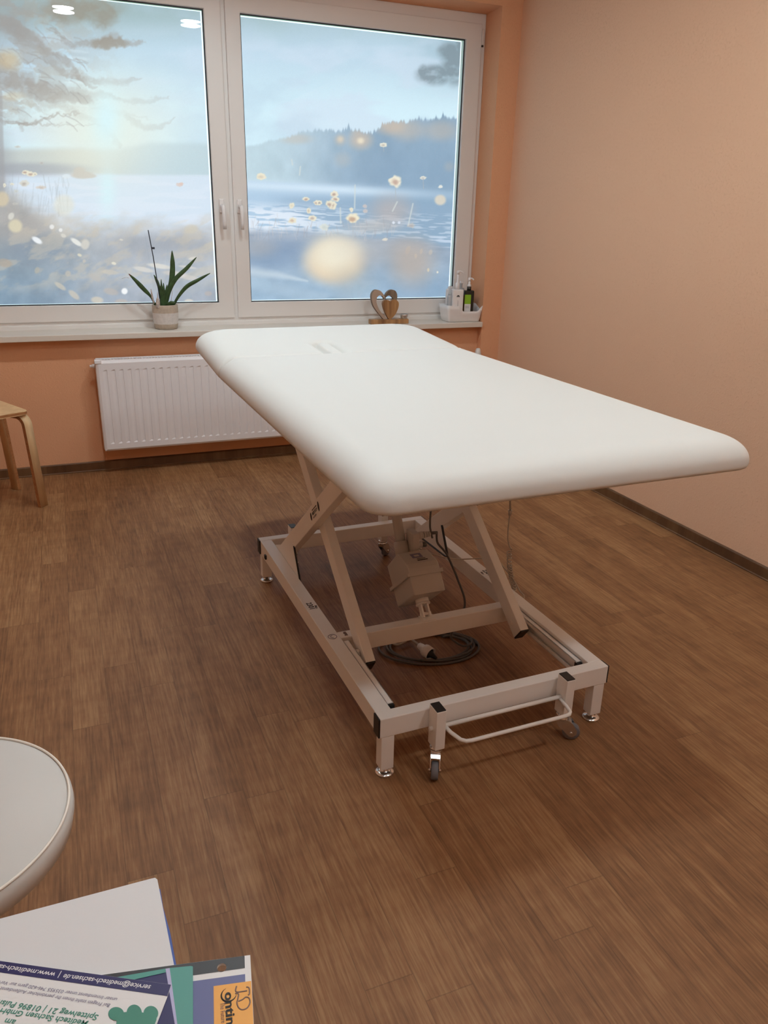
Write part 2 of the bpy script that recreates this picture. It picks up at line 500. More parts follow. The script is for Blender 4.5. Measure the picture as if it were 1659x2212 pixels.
struct(MB().box(XL, XL + .012, YF, PY, 0, .056, bev=.003).build('baseboard_left', M['base_y']))
sl = MB().box(WX0 + .002, WX1 - .001, -.075, .1505, SILL - .0305, SILL, bev=.003)
struct(sl.build('trim_1', M['sill']))

# ------------------------------------------------------------------ window
win = struct(empty('window_1', (0, 0, 0)))
YS = .138                                # front of the sashes
FRX0, FRX1 = -3.276, -.118
fr = MB()
fr.ring((FRX0, FRX1, SILL, LINTEL), (FRX0 + .05, FRX1 - .05, SILL + .06, LINTEL - .06), .150, .215, bev=.003)
fr.box(-1.700, -1.640, .152, .215, SILL + .06, LINTEL - .06)
fr.box(FRX0 + .02, FRX1 - .02, .1455, .152, SILL - .001, SILL + .022, bev=.002)
fr.build('window_frame', M['pvc'], win)

def paint(px, py):
    """the printed landscape: lake at sunrise, seen in photo pixels (returns sRGB 0..255)"""
    sh = px.shape
    out = np.zeros(sh + (3,))
    rng = np.random.RandomState(3)
    def smooth(a, b, x):
        t = np.clip((x - a) / (b - a), 0, 1); return t * t * (3 - 2 * t)
    def mix(c, a):
        nonlocal out
        a = np.clip(a, 0, 1)[..., None]; out = out * (1 - a) + np.array(c, float) * a
    def mixi(c, a):
        nonlocal out
        a = np.clip(a, 0, 1)[..., None]; out = out * (1 - a) + c * a
    # value noise
    tabs = rng.rand(8, 64, 64)
    def vn(x, y, k):
        t = tabs[k]
        xi = np.floor(x).astype(int); yi = np.floor(y).astype(int); fx = x - xi; fy = y - yi
        fx = fx * fx * (3 - 2 * fx); fy = fy * fy * (3 - 2 * fy)
        g = lambda a, b: t[a % 64, b % 64]
        return (g(xi, yi) * (1 - fx) + g(xi + 1, yi) * fx) * (1 - fy) + (g(xi, yi + 1) * (1 - fx) + g(xi + 1, yi + 1) * fx) * fy
    def fbm(x, y, k=0, o=4):
        s = 0; a = .5
        for i in range(o):
            s = s + a * vn(x * 2 ** i + 7.3 * i, y * 2 ** i + 3.1 * i, (k + i) % 8); a *= .5
        return s / (1 - .5 ** o)
    def blob(cx, cy, rx, ry, soft=.35, ang=0.0):
        ca, sa = math.cos(ang), math.sin(ang)
        dx, dy = px - cx, py - cy
        d = np.sqrt(((dx * ca + dy * sa) / rx) ** 2 + ((-dx * sa + dy * ca) / ry) ** 2)
        return 1 - smooth(1 - soft, 1 + soft, d)
    def line(pts, wd, soft=1.0):
        a = np.zeros(sh)
        for i in range(len(pts) - 1):
            (x0, y0), (x1, y1) = pts[i], pts[i + 1]
            w0 = wd[i] if isinstance(wd, (list, tuple)) else wd
            w1 = wd[i + 1] if isinstance(wd, (list, tuple)) else wd
            dx, dy = x1 - x0, y1 - y0; L2 = dx * dx + dy * dy + 1e-9
            t = np.clip(((px - x0) * dx + (py - y0) * dy) / L2, 0, 1)
            d = np.hypot(px - x0 - t * dx, py - y0 - t * dy)
            ww = w0 + (w1 - w0) * t
            a = np.maximum(a, 1 - smooth(ww * (1 - .5 * soft), ww * (1 + soft) + .6, d))
        return a
    # shore lines follow the slope of the window in the photo
    slope = np.where(px < 500, 0.035, 0.05)
    hor = np.where(px < 500, 377 + (px - 300) * .012, 391 + (px - 540) * .05)       # waterline
    # ---- sky
    ty = np.clip(py / 330, -.4, 1.2)
    top = np.array([158, 184, 188.]); mid = np.array([190, 218, 236.]); low = np.array([214, 243, 255.])
    a1 = smooth(.02, .36, ty)[..., None]; a2 = smooth(.28, .82, ty)[..., None]
    out = top * (1 - a1) + mid * a1; out = out * (1 - a2) + low * a2
    # darker frame of the print at the top right and right side
    mix((132, 165, 180), .55 * smooth(820, 1010, px) * (1 - smooth(90, 250, py)))
    cl = fbm(px / 130, py / 60, 1)
    mix((208, 226, 244), .6 * smooth(.5, .72, cl) * smooth(40, 120, py))
    mix((182, 208, 228), .35 * smooth(.52, .75, fbm(px / 110 + 9, py / 70, 3)))
    # ---- sun glow
    g = np.exp(-(((px - 225) / 150) ** 2 + ((py - 265) / 95) ** 2))
    mix((232, 242, 232), .8 * g)
    mix((216, 250, 255), np.exp(-(((px - 228) / 36) ** 2 + ((py - 262) / 62) ** 2)))
    # ---- hills, left
    top_h = 322 - 14 * smooth(240, 340, px) + 6 * (fbm(px / 40, py * 0 + .5, 2) - .5) + 4 * smooth(400, 470, px)
    hm = smooth(-9, 9, py - top_h) * (1 - smooth(495, 505, px))
    hl = smooth(80, 330, px)
    col = np.array([192, 200, 198.]) * (1 - hl[..., None]) + np.array([188, 211, 220.]) * hl[..., None]
    mixi(col, hm * .9)
    mix((226, 222, 200), .55 * hm * np.exp(-((px - 190) / 90) ** 2))
    # ---- forest, right
    X = np.array([505, 540, 560, 580, 625, 655, 690, 720, 760, 800, 830, 855, 880, 900, 930, 960, 1010])
    Y = np.array([320, 315, 314, 306, 298, 288, 284, 287, 284, 292, 275, 266, 268, 262, 262, 258, 262])
    ft = np.interp(px, X, Y)
    peak = np.zeros(sh)
    trees = [(753, 20, 6), (957, 17, 7), (905, 11, 7), (942, 12, 7), (826, 13, 7), (716, 9, 8), (655, 8, 7)]
    for i in range(95):
        x = 515 + i * 5.2 + rng.uniform(-3, 3)
        trees.append((x, rng.uniform(2, 10) * (.35 + .65 * min(max((x - 540) / 150, 0), 1)), rng.uniform(4, 8)))
    for x, h, w_ in trees:
        peak = np.maximum(peak, h * np.clip(1 - np.abs(px - x) / w_, 0, 1) ** 1.4)
    ft = ft - peak + 3.5 * (fbm(px / 6, py / 6, 5, 3) - .5)
    rt = smooth(500, 520, px)
    fm = smooth(-3.5, 4.5, py - ft) * rt
    fr_ = smooth(520, 860, px)[..., None]
    fcol = np.array([194, 219, 230.]) * (1 - fr_) + np.array([134, 164, 190.]) * fr_
    fcol = fcol + (fbm(px / 26, py / 40, 6)[..., None] - .5) * 22
    mixi(fcol, fm * .97)
    lowf = smooth(300, 385, py)
    mix((128, 160, 190), fm * lowf * .4 * smooth(620, 800, px))
    for cx, cy, rx, ry, s in ((735, 302, 11, 11, .5), (779, 302, 22, 18, .75), (640, 300, 30, 10, .4), (845, 272, 28, 17, .75), (880, 280, 32, 22, .5), (952, 282, 34, 20, .45), (830, 266, 9, 6, .4), (770, 285, 10, 7, .3), (740, 345, 16, 14, .25), (970, 360, 10, 10, .25)):
        mix((206, 188, 170), s * blob(cx, cy, rx, ry, .7) * fm)
    mix((244, 232, 206), .8 * blob(779, 304, 7, 6, .8)); mix((230, 214, 190), .6 * blob(735, 301, 6, 6, .8))
    # ---- water
    wm = smooth(-4, 5, py - hor)
    wl = smooth(500, 505, px)
    d = (py - hor)
    wr = smooth(540, 900, px)[..., None]
    wcol_r = np.array([176, 206, 232.]) * (1 - wr) + np.array([136, 168, 196.]) * wr
    wcol_l = np.array([214, 230, 246.]) + 0 * wr
    wcol = wcol_l * (1 - wl[..., None]) + wcol_r * wl[..., None]
    mixi(wcol, wm)
    # bright mist band on the right
    band = np.exp(-((d - 9) / 11) ** 2) * wl
    mix((208, 230, 248), band * (1 - .75 * smooth(700, 1000, px)))
    mix((140, 170, 198), wl * smooth(22, 40, d) * (1 - smooth(85, 110, d)) * .6 * smooth(560, 660, px))
    # white ripples
    rip = vn(px / 38 + 3, (py - px * .05) / 3.6, 2) * .5 + vn(px / 17, (py - px * .05) / 2.2, 5) * .5
    rz = smooth(35, 70, d) * (1 - smooth(128, 150, d)) * wl
    left_w = 1 - smooth(600, 800, px)
    mix((226, 238, 252), rz * smooth(.5 - .22 * left_w, .66 - .2 * left_w, rip) * (.45 + .55 * left_w))
    mix((196, 214, 236), wl * smooth(860, 960, px) * smooth(85, 105, d) * (1 - smooth(135, 160, d)) * smooth(.45, .62, rip) * .8)
    mix((192, 176, 170), .6 * wl * blob(845, 455, 40, 30, .8) * wm); mix((196, 190, 186), .6 * blob(800, 490, 50, 14, .8))
    # left water: sun column and streaks
    mix((216, 248, 255), .5 * wm * (1 - wl) * np.exp(-((px - 232) / 20) ** 2) * (1 - smooth(70, 118, d)))
    mix((226, 236, 250), .6 * wm * (1 - wl) * smooth(.5, .7, vn(px / 70, py / 7, 3)))
    # far bank, left: dark low spit and the rock
    mix((160, 166, 176), .75 * blob(60, 366, 120, 14, .5) * (1 - wl))
    mix((198, 190, 178), .95 * np.maximum.reduce([blob(178, 378, 24, 8, .3), blob(172, 369, 13, 9, .4), blob(192, 380, 16, 5, .3)]))
    mix((222, 234, 244), .9 * blob(143, 381, 9, 5, .3))
    # ---- foreground shore
    shore_l = 470 + 22 * smooth(60, 180, px) + 8 * (fbm(px / 30, py / 30, 1) - .5) - 66 * (1 - smooth(-20, 130, px))
    sm_ = smooth(-34, 26, py - shore_l + 40 * (fbm(px / 34, py / 22, 2) - .5)) * (1 - wl)
    dl = smooth(430, 650, py)[..., None]
    dxl = smooth(0, 330, px)[..., None]
    c_top = np.array([182, 178, 172.]) * (1 - dxl) + np.array([198, 200, 202.]) * dxl
    c_bot = np.array([118, 144, 166.]) * (1 - dxl) + np.array([162, 172, 186.]) * dxl
    mixi(c_top * (1 - dl) + c_bot * dl + (fbm(px / 26, py / 26, 4)[..., None] - .5) * 34, sm_ * .95)
    mix((205, 199, 188), .55 * sm_ * smooth(.5, .72, fbm(px / 44 + 2, py / 26 + px / 70, 6)) * (1 - smooth(570, 640, py)))
    mix((150, 148, 150), .55 * sm_ * blob(45, 490, 60, 40, .8)); mix((122, 140, 160), .6 * sm_ * blob(80, 540, 70, 26, .8))
    mix((140, 148, 162), .5 * sm_ * blob(350, 525, 90, 26, .8))
    shore_r = 497 + 14 * smooth(640, 860, px) + 26 * smooth(860, 1000, px) + 10 * (fbm(px / 24, py / 60, 2) - .5)
    sr = smooth(-8, 12, py - shore_r) * wl
    dr = smooth(510, 640, py)[..., None]
    c1 = np.array([150, 166, 186.]); c2 = np.array([152, 182, 208.])
    mixi(c1 * (1 - dr) + c2 * dr + (fbm(px / 34, py / 18, 3)[..., None] - .5) * 34, sr * .92)
    mix((126, 152, 184), .6 * sr * blob(620, 535, 90, 16, .6)); mix((120, 150, 186), .5 * sr * blob(590, 560, 60, 20, .7))
    mix((190, 184, 180), .35 * sr * blob(820, 535, 60, 24, .8)); mix((176, 172, 170), .45 * blob(560, 535, 34, 18, .8) * wl)
    mix((130, 158, 188), .5 * sr * blob(930, 620, 90, 24, .8))
    # grass blades
    for i in range(70):
        x = rng.uniform(520, 860); y = rng.uniform(486, 520); h = rng.uniform(10, 26); s = rng.uniform(-8, 8)
        c = (206, 200, 198) if rng.rand() < .6 else (158, 152, 158)
        sel = (np.abs(px - x) < 14) & (py > y - h - 4) & (py < y + 6)
        if sel.any(): mix(c, .3 * line([(x, y), (x + s, y - h)], .4, 1.2) * sel)
    for i in range(120):
        x = rng.uniform(-160, 150); y = rng.uniform(400, 470); h = rng.uniform(16, 46); s = rng.uniform(-8, 8)
        mix((158, 166, 170), .22 * line([(x, y), (x + s, y - h)], .5, 1.2))
    # soft streaks of light on the right bank
    mix((212, 226, 236), .6 * line([(530, 586), (600, 594), (664, 607)], [6, 4, 1], 2.2) * wl)
    mix((176, 200, 220), .5 * line([(545, 612), (640, 632), (700, 640)], [10, 9, 5], 1.4) * wl)
    # ---- pine branches, upper left (brown grey)
    cc = (158, 152, 147)
    ox, oy = px, py
    wx_ = fbm(px / 24, py / 24, 2, 3) - .5; wy_ = fbm(px / 20 + 5, py / 20, 6, 3) - .5
    wx2 = fbm(px / 7, py / 7, 4, 2) - .5; wy2 = fbm(px / 6 + 5, py / 6, 7, 2) - .5
    px = px + 22 * wx_ + 8 * wx2; py = py + 16 * wy_ + 8 * wy2
    # clumps of needles hanging along the boughs
    dr_ = (px * .9 + py * .43); dc_ = (-px * .43 + py * .9)
    cl2 = fbm(dr_ / 60, dc_ / 17, 3, 4)
    zone = np.clip(1 - (np.maximum(px, -60) + 60) / 330 + .0, 0, 1) * (1 - smooth(215, 300, py)) * smooth(-400, 20, py + 400)
    mix((168, 164, 158), .85 * zone * smooth(.44, .62, cl2))
    mix((186, 176, 158), .5 * zone * smooth(.5, .66, fbm(px / 30, py / 22, 5)))
    for pts, wd, s in (
        ([(-240, -70), (-60, 10), (60, 70), (140, 135), (190, 185)], [16, 12, 8, 5, 2], .75),
        ([(10, 55), (85, 105), (130, 150), (210, 190)], [9, 8, 6, 2], .6),
        ([(-240, 130), (0, 158), (60, 182), (120, 205), (190, 214)], [30, 20, 18, 13, 5], .85),
        ([(60, 180), (130, 190), (200, 205), (260, 212)], [7, 9, 7, 2], .5),
        ([(-240, 190), (0, 180), (60, 205), (110, 215)], [20, 12, 9, 4], .5),
        ([(160, 165), (215, 176), (270, 176), (300, 172)], [4, 6, 5, 2], .5),
        ([(110, 60), (150, 98), (200, 92), (240, 90), (310, 94)], [3, 4, 8, 9, 3], .62),
        ([(215, 88), (248, 76), (262, 84)], [6, 6, 3], .5),
        ([(240, 214), (300, 220), (365, 212)], [3, 5, 1.5], .5),
        ([(200, 230), (250, 240), (320, 255)], [3, 4, 2], .3),
        ([(270, 250), (310, 276), (345, 274), (380, 259)], [4, 7, 4, 1.2], .5),
        ([(0, 262), (40, 268), (80, 264), (110, 252), (170, 246)], [3, 3.5, 3, 2, 1.4], .75),
        ([(40, 268), (120, 267), (240, 274)], [2.5, 1.6, 1], .55),
        ([(45, 262), (44, 284)], [4, 3], .4), ([(60, 130), (35, 136), (88, 124)], [2, 2, 1], .4),
        ([(120, 215), (200, 260), (250, 300), (260, 316)], [4, 6, 6, 2], .28),
        ([(-300, 90), (-120, 110), (0, 128)], [24, 18, 10], .6)):
        n_ = .55 + .9 * fbm(px / 13, py / 9, 1, 3)
        mix(cc, .86 * s * np.clip(line(pts, [w_ * .8 for w_ in wd] if isinstance(wd, list) else wd, 1.3) * n_, 0, 1))
    mix((148, 142, 128), .8 * np.clip(np.maximum(blob(165, 22, 86, 26, .5), blob(225, 30, 28, 30, .5)) * (.5 + .9 * fbm(px / 22, py / 16, 2)), 0, 1))
    mix((150, 140, 126), .7 * np.clip(blob(235, 93, 40, 12, .4) * (.4 + 1.1 * fbm(px / 12, py / 9, 4)), 0, 1))
    mix((150, 150, 150), .6 * np.clip(blob(0, 40, 70, 70, .7) * (.3 + 1.1 * fbm(px / 28, py / 24, 5)), 0, 1))
    px, py = ox, oy
    mix((206, 186, 150), .7 * blob(18, 128, 24, 20, .7)); mix((206, 190, 160), .6 * blob(28, 208, 22, 9, .7)); mix((206, 184, 150), .5 * blob(-70, 128, 60, 24, .7))
    mix((160, 158, 158), .6 * line([(1, 200), (2, 300), (4, 380), (2, 420)], [3, 4, 5, 6], 1.0))
    mix((150, 154, 162), .5 * blob(-10, 360, 34, 80, .8))
    # second pine branch, upper right corner
    nb = np.clip(.2 + 1.3 * fbm(px / 15, py / 12, 6), 0, 1)
    mix((118, 136, 146), .8 * np.clip(np.maximum.reduce([blob(940, 162, 36, 20, .5), blob(985, 140, 28, 40, .5), blob(970, 110, 22, 16, .6), blob(915, 155, 12, 14, .5), blob(1000, 110, 16, 40, .5)]) * nb * 1.25, 0, 1))
    # haze of the low sun over everything behind the flowers
    mix((212, 240, 252), .5 * (1 - wl) * np.exp(-(((px - 330) / 110) ** 2 + ((py - 235) / 90) ** 2)))
    mix((222, 238, 250), .45 * (1 - wl) * np.exp(-(((px - 300) / 150) ** 2 + ((py - 425) / 40) ** 2)))
    mix((208, 196, 176), .42 * (1 - wl) * smooth(.46, .68, fbm(px / 30 + 4, py / 16 + px / 60, 5)) * smooth(440, 500, py) * (1 - smooth(585, 650, py)))
    hz = np.exp(-(((px - 225) / 130) ** 2 + ((py - 285) / 105) ** 2))
    mix((240, 245, 230), .66 * hz)
    mix((220, 250, 255), .9 * np.exp(-(((px - 230) / 30) ** 2 + ((py - 255) / 60) ** 2)))
    mix((216, 250, 255), .5 * np.exp(-(((px - 232) / 16) ** 2 + ((py - 410) / 46) ** 2)))
    tw = (np.abs(px - 100) < 400) & (py < 330)
    for i in range(70):                       # bare twigs between the needles
        x = rng.uniform(-60, 170); y = rng.uniform(20, 270); L = rng.uniform(14, 46); a = rng.uniform(.1, .9)
        x1, y1 = x + L * math.cos(a), y + L * math.sin(a)
        mix((160, 158, 156), .38 * line([(x, y), ((x + x1) / 2 + 2, (y + y1) / 2 - 2), (x1, y1)], [1.1, .8, .4], 1.0) * tw)
    # ---- flowers (bright rims, brown hearts)
    def flower(x, y, r, q=1.0, heart=(176, 150, 140), rim=(236, 230, 208), s=1.0, stem=0):
        if stem: mix((176, 182, 186), .55 * line([(x, y), (x + 1, y + stem)], .5, 1.0))
        wob = 1 + .07 * np.sin(np.arctan2(py - y, px - x) * 6 + x) + .05 * np.sin(np.arctan2(py - y, px - x) * 3 + 2 * x)
        dd = np.hypot(px - x, (py - y) / q) / wob * (1 + .5 * (fbm(px / (r * .8) + x, py / (r * .6) + y, 3, 2) - .5))
        mix(rim, s * (1 - smooth(r * .72, r * 1.15, dd)))
        mix(heart, .85 * s * (1 - smooth(r * .12, r * .72, (1 + .8 * (fbm(px / (r * .5) + y, py / (r * .5) + x, 5, 2) - .5)) * np.hypot(px - x + r * .05, (py - y - r * .12 * q) / q))))
    for a in ((854, 392, 13.5, 1.0, (190, 158, 144), (240, 234, 214), 1, 40), (762, 472, 14, .72, (190, 156, 134), (242, 232, 204), 1, 40), (722, 419, 9, .75), (725, 430, 9.5, .6),
              (718, 443, 9.5, 1.05), (712, 441, 8, 1.0), (828, 313, 8.5, .6, (190, 186, 176), (238, 234, 216), .95, 14), (914, 384, 7.5, .55, (176, 178, 184), (234, 232, 218), .95, 24),
              (564, 381, 10.5, .72, (214, 204, 186), (240, 232, 208), 1), (661, 430, 8, .62), (685, 438, 8, .7), (690, 438, 6, .8, (150, 146, 148)), (630, 444, 6.5, .9, (222, 214, 190)),
              (667, 455, 5, 1.5, (204, 190, 172)), (632, 476, 9, .7, (206, 180, 160)), (675, 471, 9, .7, (190, 172, 164)), (700, 490, 10, .8, (196, 206, 202), (222, 226, 218), .8),
              (759, 453, 4, 1.4, (226, 218, 200)), (788, 445, 5.5, .8, (206, 190, 186), (212, 200, 196), .7), (789, 456, 5.5, .8, (206, 190, 186), (212, 200, 196), .7),
              (952, 403, 5, .7, (232, 232, 222), (236, 236, 228), .9), (832, 517, 6, .6, (226, 220, 206), (230, 222, 206), .8), (888, 487, 9, .6, (176, 166, 164), (206, 196, 186), .6),
              (66, 376, 10, .55), (54, 372, 8, .6), (76, 376, 4, 1, (186, 180, 172)), (52, 396, 11, .65, (176, 166, 158), (220, 218, 206), .9), (90, 405, 10, .4, (196, 180, 168), (216, 206, 194), .8),
              (35, 413, 5, .7, (190, 190, 184), (210, 212, 206), .7), (10, 400, 3, 1.5, (206, 206, 200)), (26, 398, 4, .7, (206, 206, 200)), (38, 317, 6, .45, (186, 186, 182), (208, 206, 196), .7),
              (90, 352, 5, .6, (166, 160, 158), (200, 198, 192), .7), (32, 440, 6, .5, (178, 176, 172), (206, 204, 196), .6), (388, 399, 8, .55, (224, 206, 198), (222, 206, 200), .8), (392, 397, 5, .8, (226, 200, 188), (226, 200, 188), .7)):
        flower(*a)
    # out of focus lights
    for x, y, rx, ry, an, c, s in ((951, 432, 12, 11, 0, (220, 212, 196), .95), (33, 488, 15, 14, .3, (222, 212, 182), .9), (24, 467, 6, 8, .5, (224, 222, 212), .8), (5, 430, 14, 16, 0, (216, 200, 168), .8), (138, 443, 22, 22, 0, (232, 228, 208), .55),
                             (80, 519, 12, 5.5, .55, (244, 248, 252), .95), (165, 523, 14, 5, .6, (236, 236, 230), .95), (184, 528, 9, 11, .2, (216, 212, 202), .85), (112, 490, 5, 5, 0, (238, 238, 236), .9), (131, 497, 4, 4, 0, (240, 240, 238), .9), (137, 509, 6, 4, .4, (222, 218, 208), .8),
                             (172, 551, 5, 3, .4, (228, 220, 196), .85), (182, 564, 3.5, 3.5, 0, (200, 194, 184), .8), (147, 591, 6, 6, 0, (196, 188, 174), .7), (130, 618, 14, 5, .6, (206, 198, 182), .75), (160, 637, 14, 6, .7, (208, 198, 182), .75), (210, 648, 13, 7, .1, (218, 206, 186), .75),
                             (269, 629, 6.6, 6.6, 0, (248, 250, 252), 1), (238, 588, 18, 5, .1, (206, 198, 184), .7), (205, 600, 14, 6, .6, (190, 184, 178), .5), (310, 582, 22, 5, .2, (216, 212, 206), .85), (345, 575, 26, 5, .15, (224, 220, 212), .85), (380, 592, 26, 6, .15, (212, 206, 200), .8), (405, 577, 20, 3, .15, (214, 210, 204), .7), (410, 600, 20, 5, .15, (210, 204, 198), .8), (416, 558, 9, 3, -.2, (222, 218, 208), .8), (408, 650, 9, 4, 0, (226, 218, 206), .8),
                             (246, 569, 5, 3, .3, (234, 228, 210), .9), (262, 518, 4, 2, .2, (222, 216, 204), .8), (240, 630, 16, 7, .2, (194, 182, 172), .6), (262, 652, 14, 6, 0, (200, 184, 170), .6), (10, 568, 16, 9, .2, (176, 162, 146), .7), (412, 495, 14, 10, 0, (206, 200, 184), .6), (450, 634, 8, 5, 0, (196, 178, 168), .5), (290, 655, 14, 5, 0, (206, 190, 176), .5), (80, 584, 5, 7, .3, (190, 180, 160), .6), (390, 480, 18, 3, -.3, (220, 224, 226), .6),
                             (925, 583, 2.5, 4, 0, (236, 228, 196), .9), (945, 588, 2, 2.4, 0, (244, 240, 222), .9), (898, 553, 3, 5, 0, (222, 216, 200), .8), (881, 540, 5, 9, .4, (200, 190, 178), .6), (910, 543, 3, 6, .2, (206, 198, 186), .7), (930, 545, 4, 6, .3, (206, 200, 190), .6), (850, 481, 3, 3, 0, (228, 234, 246), .9), (862, 481, 3, 3, 0, (216, 226, 242), .9)):
        mix(c, s * blob(x, y, rx, ry, .3, an))
    for x0, y0, x1, y1 in ((649, 360, 647, 378), (630, 345, 632, 356), (735, 449, 736, 482), (767, 400, 766, 450), (858, 436, 848, 456), (892, 440, 882, 486)):
        mix((214, 222, 220), .65 * line([(x0, y0), (x1, y1)], 1.0, .9))
    # big golden blur and its faint companions
    mix((186, 170, 158), .75 * blob(890, 565, 44, 46, .75) * wl)
    mix((212, 194, 174), .95 * blob(724, 561, 60, 46, .36)); mix((238, 212, 176), .8 * blob(722, 574, 52, 34, .7)); mix((243, 236, 214), .9 * blob(720, 549, 50, 38, .75)); mix((222, 218, 206), .35 * blob(760, 540, 34, 24, .8))
    mix((176, 172, 170), .35 * blob(800, 560, 26, 22, .8)); mix((170, 176, 176), .4 * blob(760, 610, 40, 30, .9))
    out = out * .91 + np.array([228, 238, 242.]) * .09
    # fine weave of the print
    out += (rng.rand(*sh) - .5)[..., None] * 3.5
    return np.clip(out, 0, 255)

def film(x0, x1, z0, z1, y, parent, step=.0032):
    nx = int((x1 - x0) / step); nz = int((z1 - z0) / step)
    gx = np.linspace(x0, x1, nx); gz = np.linspace(z0, z1, nz)
    GX, GZ = np.meshgrid(gx, gz)
    px, py = to_px(GX, np.full_like(GX, y), GZ)
    c = paint(px, py) / 255.0
    c = np.where(c <= .04045, c / 12.92, ((c + .055) / 1.055) ** 2.4)
    co = np.stack([GX, np.full_like(GX, y), GZ], -1).reshape(-1, 3)
    idx = np.arange(nx * nz).reshape(nz, nx)
    f = np.stack([idx[:-1, :-1], idx[:-1, 1:], idx[1:, 1:], idx[1:, :-1]], -1).reshape(-1, 4)
    me = bpy.data.meshes.new('printed_film')
    me.vertices.add(len(co)); me.vertices.foreach_set('co', co.ravel())
    me.loops.add(f.size); me.loops.foreach_set('vertex_index', f.ravel().astype(np.int32))
    me.polygons.add(len(f)); me.polygons.foreach_set('loop_start', np.arange(0, f.size, 4, dtype=np.int32))
    try: me.polygons.foreach_set('loop_total', np.full(len(f), 4, dtype=np.int32))
    except Exception: pass
    me.update()
    at_ = me.color_attributes.new('print', 'FLOAT_COLOR', 'POINT')
    rgba = np.concatenate([c.reshape(-1, 3), np.ones((nx * nz, 1))], 1).astype(np.float32)
    at_.data.foreach_set('color', rgba.ravel())
    me.materials.append(M['film'])
    o = bpy.data.objects.new('printed_film', me); COL.objects.link(o); o.parent = parent
    o['label'] = 'translucent film printed with a misty lake landscape'
    return o

def sash(o, i, gaps, handle_x, tilt):
    s = MB(); s.ring(o, i, YS, .20, bev=.004)
    ob = s.build('casement', M['pvc'], win)
    b = MB(); b.ring((i[0] - .004, i[1] + .004, i[2] - .004, i[3] + .004), (i[0] + .0055, i[1] - .0055, i[2] + .0055, i[3] - .0055), .1545, .160)
    b.build('gasket', M['gasket'], ob)
    c = ((i[0] + i[1]) / 2, (i[2] + i[3]) / 2)
    for k, (y, a) in enumerate(((.1622, 0.0), (.1705, tilt))):
        g = MB(); hx, hz = (i[1] - i[0]) / 2 + .003, (i[3] - i[2]) / 2 + .003
        g.quad([(-hx, 0, -hz), (hx, 0, -hz), (hx, 0, hz), (-hx, 0, hz)])
        go = g.build('pane', M['glass'], ob); go.location = (c[0], y, c[1]); go.rotation_euler = (a, 0, 0)
    film(i[0] + gaps[0], i[1] - gaps[1], i[2] + gaps[2], i[3] - gaps[3], .1785, ob)
    h = MB()
    z = 1.432
    h.box(handle_x - .014, handle_x + .014, YS - .011, YS, z - .036, z + .036, bev=.004)
    h.cyl((handle_x, YS - .01, z), (handle_x, YS - .05, z), .0105)
    h.tube([(handle_x, YS - .042, z + .002), (handle_x, YS - .056, z - .006), (handle_x + .001, YS - .06, z - .03), (handle_x + .002, YS - .058, z - .08), (handle_x + .002, YS - .056, z - .122)], [.010, .0115, .0105, .0095, .009], n=12)
    h.build('handle', M['white_plastic'], ob)
    return ob
sash((-3.222, -1.682, .819, 2.462), (-3.115, -1.770, .907, 2.376), (.006, .010, .006, .008), -1.728, .0085)
s2 = sash((-1.660, -.146, .819, 2.462), (-1.580, -.248, .907, 2.376), (.004, .016, .007, .010), -1.627, 0.0)
hg = MB().cyl((-.1395, YS + .002, 2.435), (-.1395, YS + .002, 2.355), .0065).cyl((-.1395, YS + .002, 2.353), (-.1395, YS + .002, 2.345), .007, M['black'])
hg.mats = [M['pvc'], M['black']] if len(hg.mats) < 2 else hg.mats
for f in hg.bm.faces: f.material_index = 1 if f.calc_center_median().z < 2.354 else 0
hg.build('hinge_cover', None, s2)

# ------------------------------------------------------------------ radiator
rad = empty('radiator', (-2.49, 0, .142))
tag(rad, 'white ribbed panel radiator hung on the peach wall below the window', 'radiator')
RL, RH = 1.95, .50
YF0 = -.120
def rad_panel():
    bm = bmesh.new()
    pitch, gw, dep = .0415, .0235, .0034
    xs = [0, .012]; k = 0; grooves = []
    x = .030
    while x + gw < RL - .02:
        grooves.append(x); xs += [x, x + .013, x + gw - .0016, x + gw]; x += pitch
    xs += [RL - .012, RL]
    zs = [0, .01, .040, .048, RH - .056, RH - .048, RH - .014, RH]
    def dy(i, j):
        z = zs[j]; x = xs[i]
        e = 0.0
        if i in (0, len(xs) - 1) or j in (0, len(zs) - 1): e = .006
        for g in grooves:
            if g + .004 < x < g + gw - .001 and j in (3, 4): return dep
        return e
    V = [[bm.verts.new((xs[i], YF0 + dy(i, j), zs[j])) for i in range(len(xs))] for j in range(len(zs))]
    for j in range(len(zs) - 1):
        for i in range(len(xs) - 1):
            bm.faces.new((V[j][i], V[j][i + 1], V[j + 1][i + 1], V[j + 1][i]))
    # return edges
    back = YF0 + .016
    W = lambda v: bm.verts.new((v.co.x, back, v.co.z))
    loop = [V[0][i] for i in range(len(xs))] + [V[j][-1] for j in range(1, len(zs))] + [V[-1][i] for i in range(len(xs) - 2, -1, -1)] + [V[j][0] for j in range(len(zs) - 2, 0, -1)]
    lb = [W(v) for v in loop]
    for k in range(len(loop)):
        k2 = (k + 1) % len(loop)
        bm.faces.new((loop[k], lb[k], lb[k2], loop[k2]))
    bm.faces.new(lb)
    mb = MB(); mb.bm.free(); mb.bm = bm
    return mb
rad_panel().build('front_panel', M['rad'], rad)
MB().box(.0, RL, -.034, -.024, .012, RH - .012, bev=.002).build('rear_panel', M['rad'], rad)
sc_ = MB().box(-.003, .004, -.103, -.022, .004, RH - .004, bev=.002); sc_.build('side_cover', M['rad'], rad)
sc_ = MB().box(RL - .004, RL + .003, -.103, -.022, .004, RH - .004, bev=.002); sc_.build('side_cover', M['rad'], rad)
g = MB()
